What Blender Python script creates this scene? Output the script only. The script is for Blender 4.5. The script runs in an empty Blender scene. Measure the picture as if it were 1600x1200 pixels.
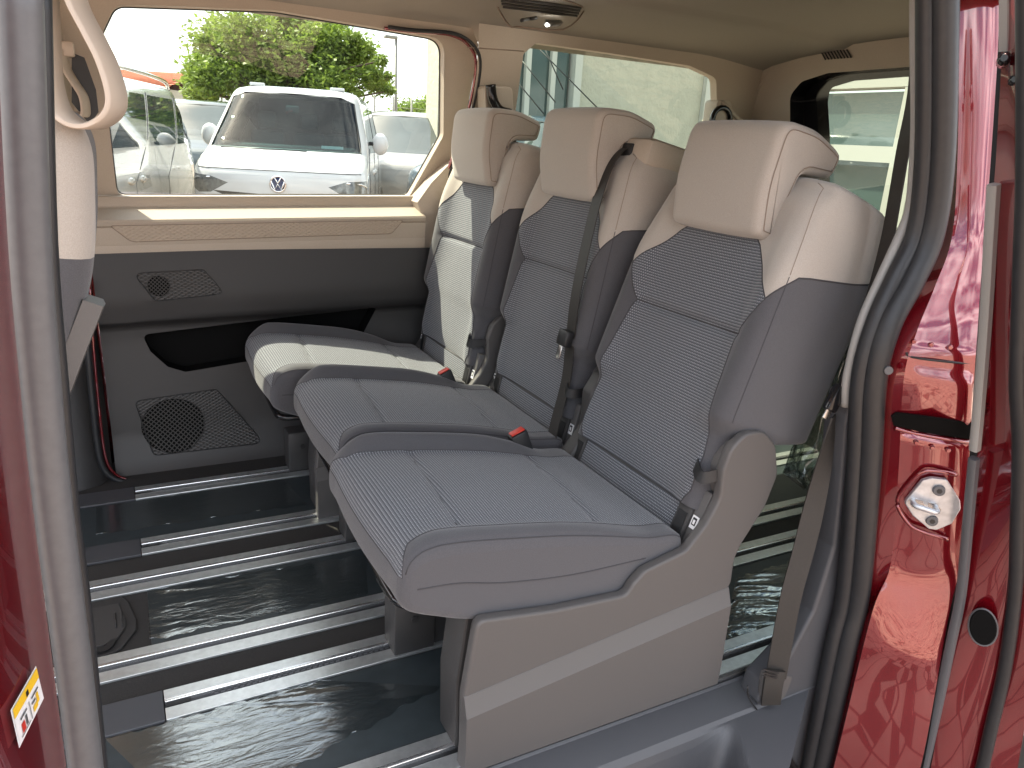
import bpy, bmesh, math, random
from mathutils import Vector, Matrix
random.seed(7)
S = bpy.context.scene
COL = S.collection

# ---------------------------------------------------------------- camera
FPX = 1160.8
def _n(v):
    l = math.sqrt(sum(a*a for a in v)); return [a/l for a in v]
def _dot(a, b): return sum(i*j for i, j in zip(a, b))
AX = _n([3080-800, 360-600, FPX])
AY = [165-800, 182-600, FPX]
_k = _dot(AX, AY); AY = _n([a-_k*b for a, b in zip(AY, AX)])
AZ = [AX[1]*AY[2]-AX[2]*AY[1], AX[2]*AY[0]-AX[0]*AY[2], AX[0]*AY[1]-AX[1]*AY[0]]
CAM = Vector((0, 0, 1.2))
right = Vector((AX[0], AY[0], AZ[0])); down = Vector((AX[1], AY[1], AZ[1])); fwd = Vector((AX[2], AY[2], AZ[2]))
cam_d = bpy.data.cameras.new('camera'); cam = bpy.data.objects.new('camera', cam_d); COL.objects.link(cam)
cam_d.sensor_width = 36; cam_d.lens = 36*FPX/1600; cam_d.clip_start = .02; cam_d.clip_end = 3000
cam.matrix_world = Matrix(((right.x, -down.x, -fwd.x, CAM.x), (right.y, -down.y, -fwd.y, CAM.y), (right.z, -down.z, -fwd.z, CAM.z), (0, 0, 0, 1)))
S.camera = cam

# ---------------------------------------------------------------- sky and sun
SUN_EL = math.radians(53); SUN_AZ = (-.56, .83)
w = bpy.data.worlds.new('World'); S.world = w; w.use_nodes = True
nt = w.node_tree; bg = nt.nodes['Background']
sky = nt.nodes.new('ShaderNodeTexSky'); sky.sky_type = 'NISHITA'; sky.sun_disc = False
sky.sun_elevation = SUN_EL; sky.sun_rotation = math.atan2(SUN_AZ[0], SUN_AZ[1])
sky.air_density = 1.0; sky.dust_density = 4.0; sky.ozone_density = 1.0
# thin broken cloud over the whole sky
tc = nt.nodes.new('ShaderNodeTexCoord'); mp = nt.nodes.new('ShaderNodeMapping'); mp.inputs['Scale'].default_value = (1, 1, 2.6)
nz = nt.nodes.new('ShaderNodeTexNoise'); nz.inputs['Scale'].default_value = 3.2; nz.inputs['Detail'].default_value = 7
rp = nt.nodes.new('ShaderNodeValToRGB'); rp.color_ramp.elements[0].position = .40; rp.color_ramp.elements[1].position = .64
mx = nt.nodes.new('ShaderNodeMix'); mx.data_type = 'RGBA'; mx.inputs['B'].default_value = (12.0, 12.0, 12.2, 1)
nt.links.new(tc.outputs['Generated'], mp.inputs['Vector']); nt.links.new(mp.outputs[0], nz.inputs['Vector'])
nt.links.new(nz.outputs['Fac'], rp.inputs['Fac']); nt.links.new(rp.outputs['Color'], mx.inputs['Factor'])
nt.links.new(sky.outputs[0], mx.inputs['A']); nt.links.new(mx.outputs['Result'], bg.inputs['Color'])
bg.inputs['Strength'].default_value = .13
sd = bpy.data.lights.new('sun', 'SUN'); sd.energy = 5.0; sd.angle = math.radians(.5); sd.color = (1, .90, .74)
sun = bpy.data.objects.new('sun', sd); COL.objects.link(sun)
sdir = Vector((SUN_AZ[0]*math.cos(SUN_EL), SUN_AZ[1]*math.cos(SUN_EL), math.sin(SUN_EL))).normalized()
sun.rotation_euler = sdir.to_track_quat('Z', 'Y').to_euler(); sun.location = (-6, 9, 12)
S.view_settings.view_transform = 'Standard'; S.view_settings.look = 'None'; S.view_settings.gamma = 1
S.view_settings.exposure = 1.6
S.render.engine = 'CYCLES'
S.cycles.max_bounces = 10; S.cycles.transparent_max_bounces = 16; S.cycles.diffuse_bounces = 5

# ---------------------------------------------------------------- helpers
def at(px, py, y=None, z=None, x=None):
    v = right*((px-800)/FPX)+down*((py-600)/FPX)+fwd
    t = (y-CAM.y)/v.y if y is not None else ((z-CAM.z)/v.z if z is not None else (x-CAM.x)/v.x)
    return CAM+v*t
def tag(o, label=None, cat=None, group=None, kind=None):
    for k, v in (('label', label), ('category', cat), ('group', group), ('kind', kind)):
        if v: o[k] = v
    return o
def thing(name, label, cat, loc=(0, 0, 0), rz=0, group=None):
    o = bpy.data.objects.new(name, None); COL.objects.link(o); o.location = loc; o.rotation_euler = (0, 0, rz)
    o.empty_display_size = .1
    return tag(o, label, cat, group)
def ob(name, bm, mat, parent=None, smooth=True, angle=None, fixn=True):
    if fixn: bmesh.ops.recalc_face_normals(bm, faces=bm.faces)
    me = bpy.data.meshes.new(name); bm.to_mesh(me); bm.free()
    for m in (mat if isinstance(mat, (list, tuple)) else [mat]): me.materials.append(m)
    if smooth:
        me.shade_smooth()
        if angle: me.set_sharp_from_angle(angle=math.radians(angle))
        for pl_ in me.polygons:
            if len(pl_.vertices) > 8: pl_.use_smooth = False
    o = bpy.data.objects.new(name, me); COL.objects.link(o)
    if parent is not None:                          # geometry is given in world metres
        o.parent = parent; o.matrix_parent_inverse = wm(parent).inverted()
    return o
def wm(o):
    return (wm(o.parent) @ o.matrix_parent_inverse if o.parent else Matrix()) @ o.matrix_basis
def B(): return bmesh.new()
def box(bm, x0, x1, y0, y1, z0, z1, bev=0):
    r = bmesh.ops.create_cube(bm, size=1)
    vs = r['verts']
    for v in vs: v.co = Vector((x0 if v.co.x < 0 else x1, y0 if v.co.y < 0 else y1, z0 if v.co.z < 0 else z1))
    if bev:
        es = list({e for v in vs for e in v.link_edges})
        bmesh.ops.bevel(bm, geom=es, offset=bev, segments=2, affect='EDGES', profile=.5)
    return bm
def sweep(bm, path, r, n=8, closed=False, sec=None, up=None):
    """tube along a path; r a number or list; sec optional list of (a,b) section points"""
    P = [Vector(p) for p in path]; N = len(P); rings = []
    prev = None
    for i in range(N):
        a = P[(i-1) % N] if (closed or i > 0) else P[i]; b = P[(i+1) % N] if (closed or i < N-1) else P[i]
        t = (b-a).normalized()
        if up is not None: s = t.cross(Vector(up)).normalized()
        elif prev is None:
            s = t.cross(Vector((0, 0, 1)) if abs(t.z) < .9 else Vector((0, 1, 0))).normalized()
        else: s = (prev-t*prev.dot(t)).normalized()
        prev = s; q = s.cross(t).normalized()
        rr = r[i] if isinstance(r, (list, tuple)) else r
        if sec: pts = [P[i]+s*(c[0]*rr)+q*(c[1]*rr) for c in sec]
        else: pts = [P[i]+s*(rr*math.cos(2*math.pi*k/n))+q*(rr*math.sin(2*math.pi*k/n)) for k in range(n)]
        rings.append([bm.verts.new(p) for p in pts])
    m = len(rings[0])
    for i in range(N if closed else N-1):
        A = rings[i]; C = rings[(i+1) % N]
        for k in range(m): bm.faces.new((A[k], A[(k+1) % m], C[(k+1) % m], C[k]))
    if not closed:
        bm.faces.new(rings[0][::-1]); bm.faces.new(rings[-1])
    return bm
def smooth_path(pts, n=8, closed=False):
    P = [Vector(p) for p in pts]; N = len(P); out = []
    for i in range(N if closed else N-1):
        p0 = P[(i-1) % N] if (closed or i > 0) else P[i]*2-P[i+1]; p1 = P[i]; p2 = P[(i+1) % N]
        p3 = P[(i+2) % N] if (closed or i < N-2) else p2*2-p1
        for k in range(n):
            t = k/n
            out.append(.5*((2*p1)+(p2-p0)*t+(2*p0-5*p1+4*p2-p3)*t*t+(3*p1-p0-3*p2+p3)*t**3))
    if not closed: out.append(P[-1])
    return out
def rpoly(pts, r, n=5):
    """round the corners of a 2-D polygon"""
    out = []; N = len(pts); rs = r if isinstance(r, (list, tuple)) else [r]*N
    for i in range(N):
        p = Vector(pts[i]).to_2d(); a = Vector(pts[i-1]).to_2d()-p; b = Vector(pts[(i+1) % N]).to_2d()-p
        if rs[i] <= 0: out.append(p); continue
        ang = a.angle(b); d = min(rs[i]/max(math.tan(ang/2), .05), a.length*.48, b.length*.48)
        s = p+a.normalized()*d; e = p+b.normalized()*d
        for k in range(n+1):
            t = k/n; out.append(s*(1-t)**2+p*2*t*(1-t)+e*t*t)
    return out
def plate(bm, pts, axis, c0, c1, bev=0, seg=2):
    """solid polygon plate; pts 2-D; axis 'x','y','z' is the thickness direction from c0 to c1"""
    def P(p, c):
        return {'x': Vector((c, p[0], p[1])), 'y': Vector((p[0], c, p[1])), 'z': Vector((p[0], p[1], c))}[axis]
    a = [bm.verts.new(P(p, c0)) for p in pts]; b = [bm.verts.new(P(p, c1)) for p in pts]
    n = len(pts); fs = [bm.faces.new(a), bm.faces.new(b[::-1])]
    for i in range(n): fs.append(bm.faces.new((a[i], b[i], b[(i+1) % n], a[(i+1) % n])))
    bmesh.ops.recalc_face_normals(bm, faces=fs)
    if bev:
        es = list(set(fs[0].edges) | set(fs[1].edges))
        bmesh.ops.bevel(bm, geom=es, offset=bev, segments=seg, affect='EDGES', profile=.5)
    return bm
def inpoly(x, y, poly):
    c = False; n = len(poly); j = n-1
    for i in range(n):
        xi, yi = poly[i][0], poly[i][1]; xj, yj = poly[j][0], poly[j][1]
        if (yi > y) != (yj > y) and x < (xj-xi)*(y-yi)/(yj-yi)+xi: c = not c
        j = i
    return c
def patch(F, us, vs, regions):
    """flat (u,v) grid, cut along every region's outline, then each region mapped through F into a mesh of its own.
    regions: list of (key, polygon); returns {key: bmesh}; key None collects the rest"""
    bm = B(); uvl = bm.loops.layers.uv.new('UVMap')
    g = [[bm.verts.new((u, v, 0)) for u in us] for v in vs]
    for j in range(len(vs)-1):
        for i in range(len(us)-1): bm.faces.new((g[j][i], g[j][i+1], g[j+1][i+1], g[j+1][i]))
    for key, poly in regions:
        n = len(poly)
        for i in range(n):
            a = poly[i]; b = poly[(i+1) % n]
            lo = (min(a[0], b[0])-1e-5, min(a[1], b[1])-1e-5); hi = (max(a[0], b[0])+1e-5, max(a[1], b[1])+1e-5)
            fs = []
            for f in bm.faces:
                c = [v.co for v in f.verts]
                if min(q.x for q in c) <= hi[0] and max(q.x for q in c) >= lo[0] and min(q.y for q in c) <= hi[1] and max(q.y for q in c) >= lo[1]: fs.append(f)
            if not fs or (abs(b[0]-a[0])+abs(b[1]-a[1]) < 1e-7): continue
            geom = list({v for f in fs for v in f.verts})+list({e for f in fs for e in f.edges})+fs
            bmesh.ops.bisect_plane(bm, geom=geom, dist=1e-6, plane_co=(a[0], a[1], 0), plane_no=(-(b[1]-a[1]), b[0]-a[0], 0))
    out = {}; vm = {}
    for f in bm.faces:
        c = f.calc_center_median(); key = None
        for k, poly in regions:
            if inpoly(c.x, c.y, poly): key = k; break
        if key not in out:
            out[key] = B(); out[key].loops.layers.uv.new('UVMap'); vm[key] = {}
        nb = out[key]; m = vm[key]; ul = nb.loops.layers.uv['UVMap']
        L = []
        for v in f.verts:
            if v.index < 0 or v not in m: m[v] = nb.verts.new(F(v.co.x, v.co.y))
            L.append(m[v])
        try: nf = nb.faces.new(L)
        except ValueError: continue
        for lp, v in zip(nf.loops, f.verts): lp[ul].uv = (v.co.x, v.co.y)
    bm.free(); return out
def lin(a, b, n): return [a+(b-a)*i/(n-1) for i in range(n)]
def interp(x, xs, ys):
    if x <= xs[0]: return ys[0]
    for i in range(1, len(xs)):
        if x <= xs[i]:
            t = (x-xs[i-1])/(xs[i]-xs[i-1]); return ys[i-1]+(ys[i]-ys[i-1])*t
    return ys[-1]
def sinterp(x, xs, ys):
    """Catmull-Rom through (xs,ys)"""
    n = len(xs)
    if x <= xs[0]: return ys[0]
    if x >= xs[-1]: return ys[-1]
    i = 0
    while x > xs[i+1]: i += 1
    h = xs[i+1]-xs[i]; t = (x-xs[i])/h
    def tg(k):
        if k == 0: return (ys[1]-ys[0])/(xs[1]-xs[0])
        if k == n-1: return (ys[-1]-ys[-2])/(xs[-1]-xs[-2])
        return (ys[k+1]-ys[k-1])/(xs[k+1]-xs[k-1])
    a, b = tg(i)*h, tg(i+1)*h
    return (2*t**3-3*t*t+1)*ys[i]+(t**3-2*t*t+t)*a+(-2*t**3+3*t*t)*ys[i+1]+(t**3-t*t)*b
def sst(a, b, x):
    t = max(0, min(1, (x-a)/(b-a))); return t*t*(3-2*t)

# ---------------------------------------------------------------- materials
def mat(name, col, rough=.6, metal=0, noise=0, nscale=200, bump=0, bscale=400, coat=0, spec=.5, sheen=0, obj=False, bdist=.002):
    m = bpy.data.materials.new(name); m.use_nodes = True; t = m.node_tree; p = t.nodes['Principled BSDF']
    p.inputs['Base Color'].default_value = (*col, 1); p.inputs['Roughness'].default_value = rough; p.inputs['Metallic'].default_value = metal
    p.inputs['Coat Weight'].default_value = coat; p.inputs['Coat Roughness'].default_value = .03; p.inputs['Specular IOR Level'].default_value = spec
    p.inputs['Sheen Weight'].default_value = sheen
    tcn = t.nodes.new('ShaderNodeTexCoord')
    if noise:
        n1 = t.nodes.new('ShaderNodeTexNoise'); n1.inputs['Scale'].default_value = nscale; n1.inputs['Detail'].default_value = 4
        r = t.nodes.new('ShaderNodeMapRange'); r.inputs['From Min'].default_value = .3; r.inputs['From Max'].default_value = .7
        r.inputs['To Min'].default_value = 1-noise; r.inputs['To Max'].default_value = 1+noise
        mu = t.nodes.new('ShaderNodeMix'); mu.data_type = 'RGBA'; mu.blend_type = 'MULTIPLY'; mu.inputs['Factor'].default_value = 1
        mu.inputs['A'].default_value = (*col, 1)
        t.links.new(tcn.outputs['Object'], n1.inputs['Vector']); t.links.new(n1.outputs['Fac'], r.inputs['Value'])
        t.links.new(r.outputs[0], mu.inputs['B']); t.links.new(mu.outputs['Result'], p.inputs['Base Color'])
    if bump:
        n2 = t.nodes.new('ShaderNodeTexNoise'); n2.inputs['Scale'].default_value = bscale; n2.inputs['Detail'].default_value = 3
        bp = t.nodes.new('ShaderNodeBump'); bp.inputs['Strength'].default_value = bump; bp.inputs['Distance'].default_value = bdist
        t.links.new(tcn.outputs['Object'], n2.inputs['Vector']); t.links.new(n2.outputs['Fac'], bp.inputs['Height']); t.links.new(bp.outputs[0], p.inputs['Normal'])
    return m
def nodes(m): return m.node_tree, m.node_tree.nodes['Principled BSDF']
def mnode(t, op, a, b=None, c=None):
    n = t.nodes.new('ShaderNodeMath'); n.operation = op
    for i, v in enumerate((a, b, c)):
        if v is None: continue
        if isinstance(v, (int, float)): n.inputs[i].default_value = v
        else: t.links.new(v, n.inputs[i])
    return n.outputs[0]
def schlick(t, f0, normal=None):
    lw = t.nodes.new('ShaderNodeLayerWeight'); lw.inputs['Blend'].default_value = .5
    if normal is not None: t.links.new(normal, lw.inputs['Normal'])
    return mnode(t, 'ADD', mnode(t, 'MULTIPLY', mnode(t, 'POWER', lw.outputs['Facing'], 5.0), 1-f0), f0)
def glass_mat(name, tint, refl=1.0, rough=0.0):
    m = bpy.data.materials.new(name); m.use_nodes = True; t = m.node_tree; t.nodes.clear()
    o = t.nodes.new('ShaderNodeOutputMaterial'); tr = t.nodes.new('ShaderNodeBsdfTransparent'); tr.inputs[0].default_value = (*tint, 1)
    gl = t.nodes.new('ShaderNodeBsdfGlossy'); gl.inputs['Roughness'].default_value = rough; gl.inputs[0].default_value = (refl, refl, refl, 1)
    fr = schlick(t, .045); mi = t.nodes.new('ShaderNodeMixShader')
    t.links.new(fr, mi.inputs[0]); t.links.new(tr.outputs[0], mi.inputs[1]); t.links.new(gl.outputs[0], mi.inputs[2]); t.links.new(mi.outputs[0], o.inputs[0])
    return m
M = {}
M['beige_fabric'] = mat('beige_fabric', (.385, .345, .30), .85, noise=.10, nscale=700, bump=.25, bscale=900, sheen=.3)
M['grey_fabric'] = mat('grey_fabric', (.068, .067, .073), .9, noise=.22, nscale=900, bump=.35, bscale=1100, sheen=.25)
M['beige_trim'] = mat('beige_trim', (.42, .36, .29), .55, noise=.04, nscale=300, bump=.12, bscale=900)
M['headliner'] = mat('headliner', (.30, .272, .235), .95, noise=.06, nscale=600, bump=.2, bscale=700)
M['dark_trim'] = mat('dark_trim', (.026, .025, .025), .5, noise=.10, nscale=900, bump=.25, bscale=1200)
M['mid_trim'] = mat('mid_trim', (.042, .040, .039), .5, noise=.08, nscale=900, bump=.25, bscale=1200)
M['base_plastic'] = mat('base_plastic', (.086, .081, .078), .5, noise=.06, nscale=900, bump=.2, bscale=1300)
M['sill_plastic'] = mat('sill_plastic', (.060, .062, .068), .42, noise=.08, nscale=900, bump=.25, bscale=1200)
M['black'] = mat('black', (.012, .012, .013), .45)
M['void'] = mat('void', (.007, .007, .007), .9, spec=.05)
M['gloss_black'] = mat('gloss_black', (.008, .008, .009), .12)
M['rubber'] = mat('rubber', (.017, .018, .020), .45, noise=.12, nscale=60, bump=.05, bscale=900)
M['rubber_light'] = mat('rubber_light', (.105, .105, .108), .42, noise=.08, nscale=90)
M['alu'] = mat('aluminium', (.74, .77, .77), .34, metal=.85, noise=.08, nscale=70)
M['alu_lip'] = mat('aluminium_lip', (.80, .81, .82), .22, metal=.9)
M['steel'] = mat('steel', (.62, .62, .62), .25, metal=1)
M['zinc'] = mat('zinc', (.55, .57, .60), .38, metal=.7, noise=.15, nscale=60)
M['belt'] = mat('belt', (.024, .021, .018), .6, noise=.15, nscale=300, bump=.2, bscale=900)
M['red_button'] = mat('red_button', (.55, .035, .02), .4)
M['thread'] = mat('thread', (.05, .048, .052), .9)
M['thread_beige'] = mat('thread_beige', (.24, .19, .15), .9)
M['white'] = mat('white', (.8, .8, .8), .4)
M['strip_grey'] = mat('strip_grey', (.27, .265, .25), .5)
M['strip_dark'] = mat('strip_dark', (.09, .09, .095), .45)
M['yellow'] = mat('yellow', (.8, .5, .02), .45)
M['red_paint'] = mat('red_paint', (.20, .004, .010), .20, coat=1.0, noise=.05, nscale=500)
t_, p_ = nodes(M['red_paint']); p_.inputs['Metallic'].default_value = .5; p_.inputs['Coat IOR'].default_value = 1.9
M['carpet'] = mat('carpet', (.026, .024, .022), .95, noise=.35, nscale=350, bump=.6, bscale=700)
M['vinyl'] = mat('vinyl', (.032, .041, .045), .36, noise=.12, nscale=30, bump=.03, bscale=60)
M['lamp'] = bpy.data.materials.new('lamp'); M['lamp'].use_nodes = True
_p = M['lamp'].node_tree.nodes['Principled BSDF']; _p.inputs['Emission Color'].default_value = (1, .97, .9, 1); _p.inputs['Emission Strength'].default_value = 6
M['glass_clear'] = glass_mat('glass_clear', (.69, .74, .70)); M['glass_tint'] = glass_mat('glass_tint', (.62, .71, .62))

def insert_mat(name):
    """woven seat centre: dark grey cloth with rows of pale dashes"""
    m = mat(name, (.10, .105, .115), .88, sheen=.2); t, p = nodes(m)
    uv = t.nodes.new('ShaderNodeUVMap'); uv.uv_map = 'UVMap'; sp = t.nodes.new('ShaderNodeSeparateXYZ'); t.links.new(uv.outputs[0], sp.inputs[0])
    row = mnode(t, 'MULTIPLY', sp.outputs[1], 1/.0066); fl = mnode(t, 'FLOOR', row); fr = mnode(t, 'FRACT', row)
    nzz = t.nodes.new('ShaderNodeTexNoise'); nzz.inputs['Scale'].default_value = 160; t.links.new(uv.outputs[0], nzz.inputs['Vector'])
    hr = mnode(t, 'LESS_THAN', fr, .30)
    du = mnode(t, 'ADD', mnode(t, 'MULTIPLY', sp.outputs[0], 1/.0054), mnode(t, 'MULTIPLY', fl, .5))
    dash = mnode(t, 'LESS_THAN', mnode(t, 'FRACT', du), .66)
    mask = mnode(t, 'MULTIPLY', hr, dash)
    half = mnode(t, 'MULTIPLY', mnode(t, 'GREATER_THAN', fr, .62), .22)
    k = mnode(t, 'ADD', mnode(t, 'MULTIPLY', mask, .75), half)
    k = mnode(t, 'MULTIPLY', k, mnode(t, 'ADD', mnode(t, 'MULTIPLY', nzz.outputs['Fac'], .8), .55))
    mi = t.nodes.new('ShaderNodeMix'); mi.data_type = 'RGBA'; mi.inputs['A'].default_value = (.038, .043, .054, 1); mi.inputs['B'].default_value = (.40, .41, .43, 1)
    t.links.new(k, mi.inputs['Factor']); t.links.new(mi.outputs['Result'], p.inputs['Base Color'])
    bp = t.nodes.new('ShaderNodeBump'); bp.inputs['Strength'].default_value = .2; bp.inputs['Distance'].default_value = .001
    t.links.new(k, bp.inputs['Height']); t.links.new(bp.outputs[0], p.inputs['Normal'])
    return m
M['insert'] = insert_mat('insert_cloth')
def diamond_mat(name, col, sc):
    """moulded plastic with a fine diamond relief"""
    m = mat(name, col, .45); t, p = nodes(m)
    tcn = t.nodes.new('ShaderNodeTexCoord'); sp = t.nodes.new('ShaderNodeSeparateXYZ'); t.links.new(tcn.outputs['Object'], sp.inputs[0])
    a = mnode(t, 'ADD', mnode(t, 'MULTIPLY', sp.outputs[0], .55/sc), mnode(t, 'MULTIPLY', sp.outputs[2], 1/sc)); b = mnode(t, 'SUBTRACT', mnode(t, 'MULTIPLY', sp.outputs[0], .55/sc), mnode(t, 'MULTIPLY', sp.outputs[2], 1/sc))
    h = mnode(t, 'MULTIPLY', mnode(t, 'PINGPONG', a, .5), mnode(t, 'PINGPONG', b, .5))
    bp = t.nodes.new('ShaderNodeBump'); bp.inputs['Strength'].default_value = .9; bp.inputs['Distance'].default_value = .012
    t.links.new(h, bp.inputs['Height']); t.links.new(bp.outputs[0], p.inputs['Normal'])
    return m
M['diamond_beige'] = diamond_mat('diamond_beige', (.42, .35, .27), .012)
M['diamond_grey'] = diamond_mat('diamond_grey', (.046, .044, .042), .012)
def grille_mat(name, sc):
    m = mat(name, (.05, .05, .05), .7, spec=.1); t, p = nodes(m)
    tcn = t.nodes.new('ShaderNodeTexCoord'); mpn = t.nodes.new('ShaderNodeMapping'); mpn.inputs['Rotation'].default_value = (0, math.radians(45), 0)
    t.links.new(tcn.outputs['Object'], mpn.inputs['Vector']); sp = t.nodes.new('ShaderNodeSeparateXYZ'); t.links.new(mpn.outputs[0], sp.inputs[0])
    a = mnode(t, 'GREATER_THAN', mnode(t, 'PINGPONG', mnode(t, 'MULTIPLY', sp.outputs[0], 1/sc), .5), .14); b = mnode(t, 'GREATER_THAN', mnode(t, 'PINGPONG', mnode(t, 'MULTIPLY', sp.outputs[2], 1/sc), .5), .14)
    h = mnode(t, 'MULTIPLY', a, b)
    mi = t.nodes.new('ShaderNodeMix'); mi.data_type = 'RGBA'; mi.inputs['A'].default_value = (.07, .067, .064, 1); mi.inputs['B'].default_value = (.002, .002, .002, 1)
    t.links.new(h, mi.inputs['Factor']); t.links.new(mi.outputs['Result'], p.inputs['Base Color'])
    bp = t.nodes.new('ShaderNodeBump'); bp.inputs['Strength'].default_value = .8; bp.inputs['Distance'].default_value = .003; bp.invert = True
    t.links.new(h, bp.inputs['Height']); t.links.new(bp.outputs[0], p.inputs['Normal'])
    return m
M['grille'] = grille_mat('grille', .012); M['grille_fine'] = grille_mat('grille_fine', .009)
def film_mat(name, f0=.24):
    """clear protective film lying in wrinkles"""
    m = bpy.data.materials.new(name); m.use_nodes = True; t = m.node_tree; t.nodes.clear()
    o = t.nodes.new('ShaderNodeOutputMaterial'); tr = t.nodes.new('ShaderNodeBsdfTransparent'); tr.inputs[0].default_value = (.93, .95, .95, 1)
    gl = t.nodes.new('ShaderNodeBsdfGlossy'); gl.inputs['Roughness'].default_value = .10; gl.inputs[0].default_value = (.9, .95, .97, 1)
    mi = t.nodes.new('ShaderNodeMixShader')
    tcn = t.nodes.new('ShaderNodeTexCoord'); mpn = t.nodes.new('ShaderNodeMapping'); mpn.inputs['Scale'].default_value = (5, 22, 5); mpn.inputs['Rotation'].default_value = (0, 0, .15)
    n2 = t.nodes.new('ShaderNodeTexNoise'); n2.inputs['Scale'].default_value = 1.6; n2.inputs['Detail'].default_value = 5; n2.inputs['Distortion'].default_value = 1.5
    bp = t.nodes.new('ShaderNodeBump'); bp.inputs['Strength'].default_value = .10; bp.inputs['Distance'].default_value = .02
    t.links.new(tcn.outputs['Object'], mpn.inputs[0]); t.links.new(mpn.outputs[0], n2.inputs['Vector']); t.links.new(n2.outputs['Fac'], bp.inputs['Height'])
    t.links.new(bp.outputs[0], gl.inputs['Normal'])
    t.links.new(schlick(t, f0, bp.outputs[0]), mi.inputs[0]); t.links.new(tr.outputs[0], mi.inputs[1]); t.links.new(gl.outputs[0], mi.inputs[2]); t.links.new(mi.outputs[0], o.inputs[0])
    return m
M['film'] = film_mat('film')
# ================================================================ ground and the red van's shell
GZ = -.60
M['paving'] = mat('paving', (.38, .28, .22), .85, noise=.25, nscale=3)
t_, p_ = nodes(M['paving'])
def paving_nodes():
    t, p = t_, p_
    tcn = t.nodes.new('ShaderNodeTexCoord'); v = t.nodes.new('ShaderNodeTexVoronoi'); v.feature = 'DISTANCE_TO_EDGE'; v.inputs['Scale'].default_value = 5.5; v.inputs['Randomness'].default_value = .25
    t.links.new(tcn.outputs['Object'], v.inputs['Vector'])
    r = mnode(t, 'LESS_THAN', v.outputs['Distance'], .035)
    src = p.inputs['Base Color'].links[0].from_socket
    mi = t.nodes.new('ShaderNodeMix'); mi.data_type = 'RGBA'; t.links.new(src, mi.inputs['A']); mi.inputs['B'].default_value = (.10, .085, .07, 1)
    t.links.new(r, mi.inputs['Factor']); t.links.new(mi.outputs['Result'], p.inputs['Base Color'])
paving_nodes()
bm = B(); bmesh.ops.create_grid(bm, x_segments=4, y_segments=4, size=400)
for v in bm.verts: v.co.z = GZ
tag(ob('ground', bm, M['paving'], smooth=False), kind='structure')

VAN = thing('red_van', 'dark red van seen into through its open sliding door, grey and beige cabin', 'van', (1.0, 1.8, GZ))
# ---- floor
FL = ob('floor', box(B(), -.60, 2.62, 1.062, 2.86, -.06, -.0005), M['carpet'], VAN, smooth=False)
RAILS = {'A': 2.603, 'B': 2.232, 'C': 2.040, 'D': 1.694, 'E': 1.520, 'F': 1.157}
RX0 = {'A': -.03, 'B': -.025, 'C': -.55, 'D': -.55, 'E': -.005, 'F': -.55}
def rail(y, x0, x1, teeth=False):
    bm = B()
    for (a, b, h0, h1) in ((y-.097, y-.060, .0, .007), (y-.036, y-.001, .0, .007)):
        box(bm, x0, x1, a, b, h0, h1, .0012)
    r = ob('floor_rail', bm, M['alu'], VAN, smooth=False)
    bm = B(); box(bm, x0, x1, y-.046, y-.0362, .0, .0125, .002); ob('rail_lip', bm, M['alu_lip'], r, smooth=False)
    bm = B(); box(bm, x0, x1, y-.0598, y-.0462, -.0002, .0016); ob('rail_slot', bm, M['black'], r, smooth=False)
    if x0 > -.1:
        bm = B(); box(bm, -.55, x0-.002, y-.098, y-.001, 0, .008, .002); ob('rail_end_cover', bm, M['sill_plastic'], r, smooth=False)
        bm = B(); box(bm, x0+.003, x0+.05, y-.0592, y-.0468, .0018, .0085); ob('rail_stop', bm, M['black'], r, smooth=False)
    if teeth:
        bm = B()
        for k in range(46): box(bm, x0+.10+k*.0135, x0+.1075+k*.0135, y-.0560, y-.0500, .0018, .0052)
        ob('toothed_rack', bm, M['sill_plastic'], r, smooth=False)
    return r
for k in RAILS: rail(RAILS[k], RX0[k], 2.60, k == 'E')
def board(y0, y1, x0, x1):
    return ob('floor_board', box(B(), x0, x1, y0+.004, y1-.004, -.0004, .0032, .001), M['vinyl'], VAN, smooth=False)
board(RAILS['B'], RAILS['A']-.098, -.55, 2.58)
board(RAILS['C']+.0, RAILS['B']-.098, 1.25, 2.58)
board(RAILS['D'], RAILS['C']-.098, -.02, 2.58)
board(RAILS['F'], RAILS['E']-.098, -.55, 2.58)
# hatch lid with carpeted surround, near the front between two rails
HP = [at(*q, z=.003) for q in ((110, 948), (188, 932), (200, 940), (213, 968), (213, 985), (190, 1014), (178, 1020), (100, 1040))]
bm = plate(B(), [(q.x, q.y) for q in HP], 'z', .0005, .005, .002)
hat = ob('floor_hatch', bm, M['dark_trim'], VAN, smooth=False)
HP2 = [at(*q, z=.008) for q in ((110, 958), (186, 943), (196, 968), (196, 980), (184, 998), (160, 1009), (100, 1022))]
bm = plate(B(), [(q.x, q.y) for q in HP2], 'z', .0045, .010, .0025); ob('hatch_lid', bm, M['mid_trim'], hat, smooth=False)
for q in ((180, 958, 181, 981), (190, 957, 191, 980)):
    a = at(q[0], q[1], z=.011); b = at(q[2], q[3], z=.011); ob('lid_rib', sweep(B(), [a, b], .002, 6), M['dark_trim'], hat)
HP3 = [at(*q, z=.0105) for q in ((145, 1014), (164, 1009), (172, 1000), (184, 996), (176, 1010), (168, 1016), (145, 1022))]
bm = plate(B(), [(q.x, q.y) for q in HP3], 'z', .0102, .0112); ob('finger_recess', bm, M['black'], hat, smooth=False)

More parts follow.
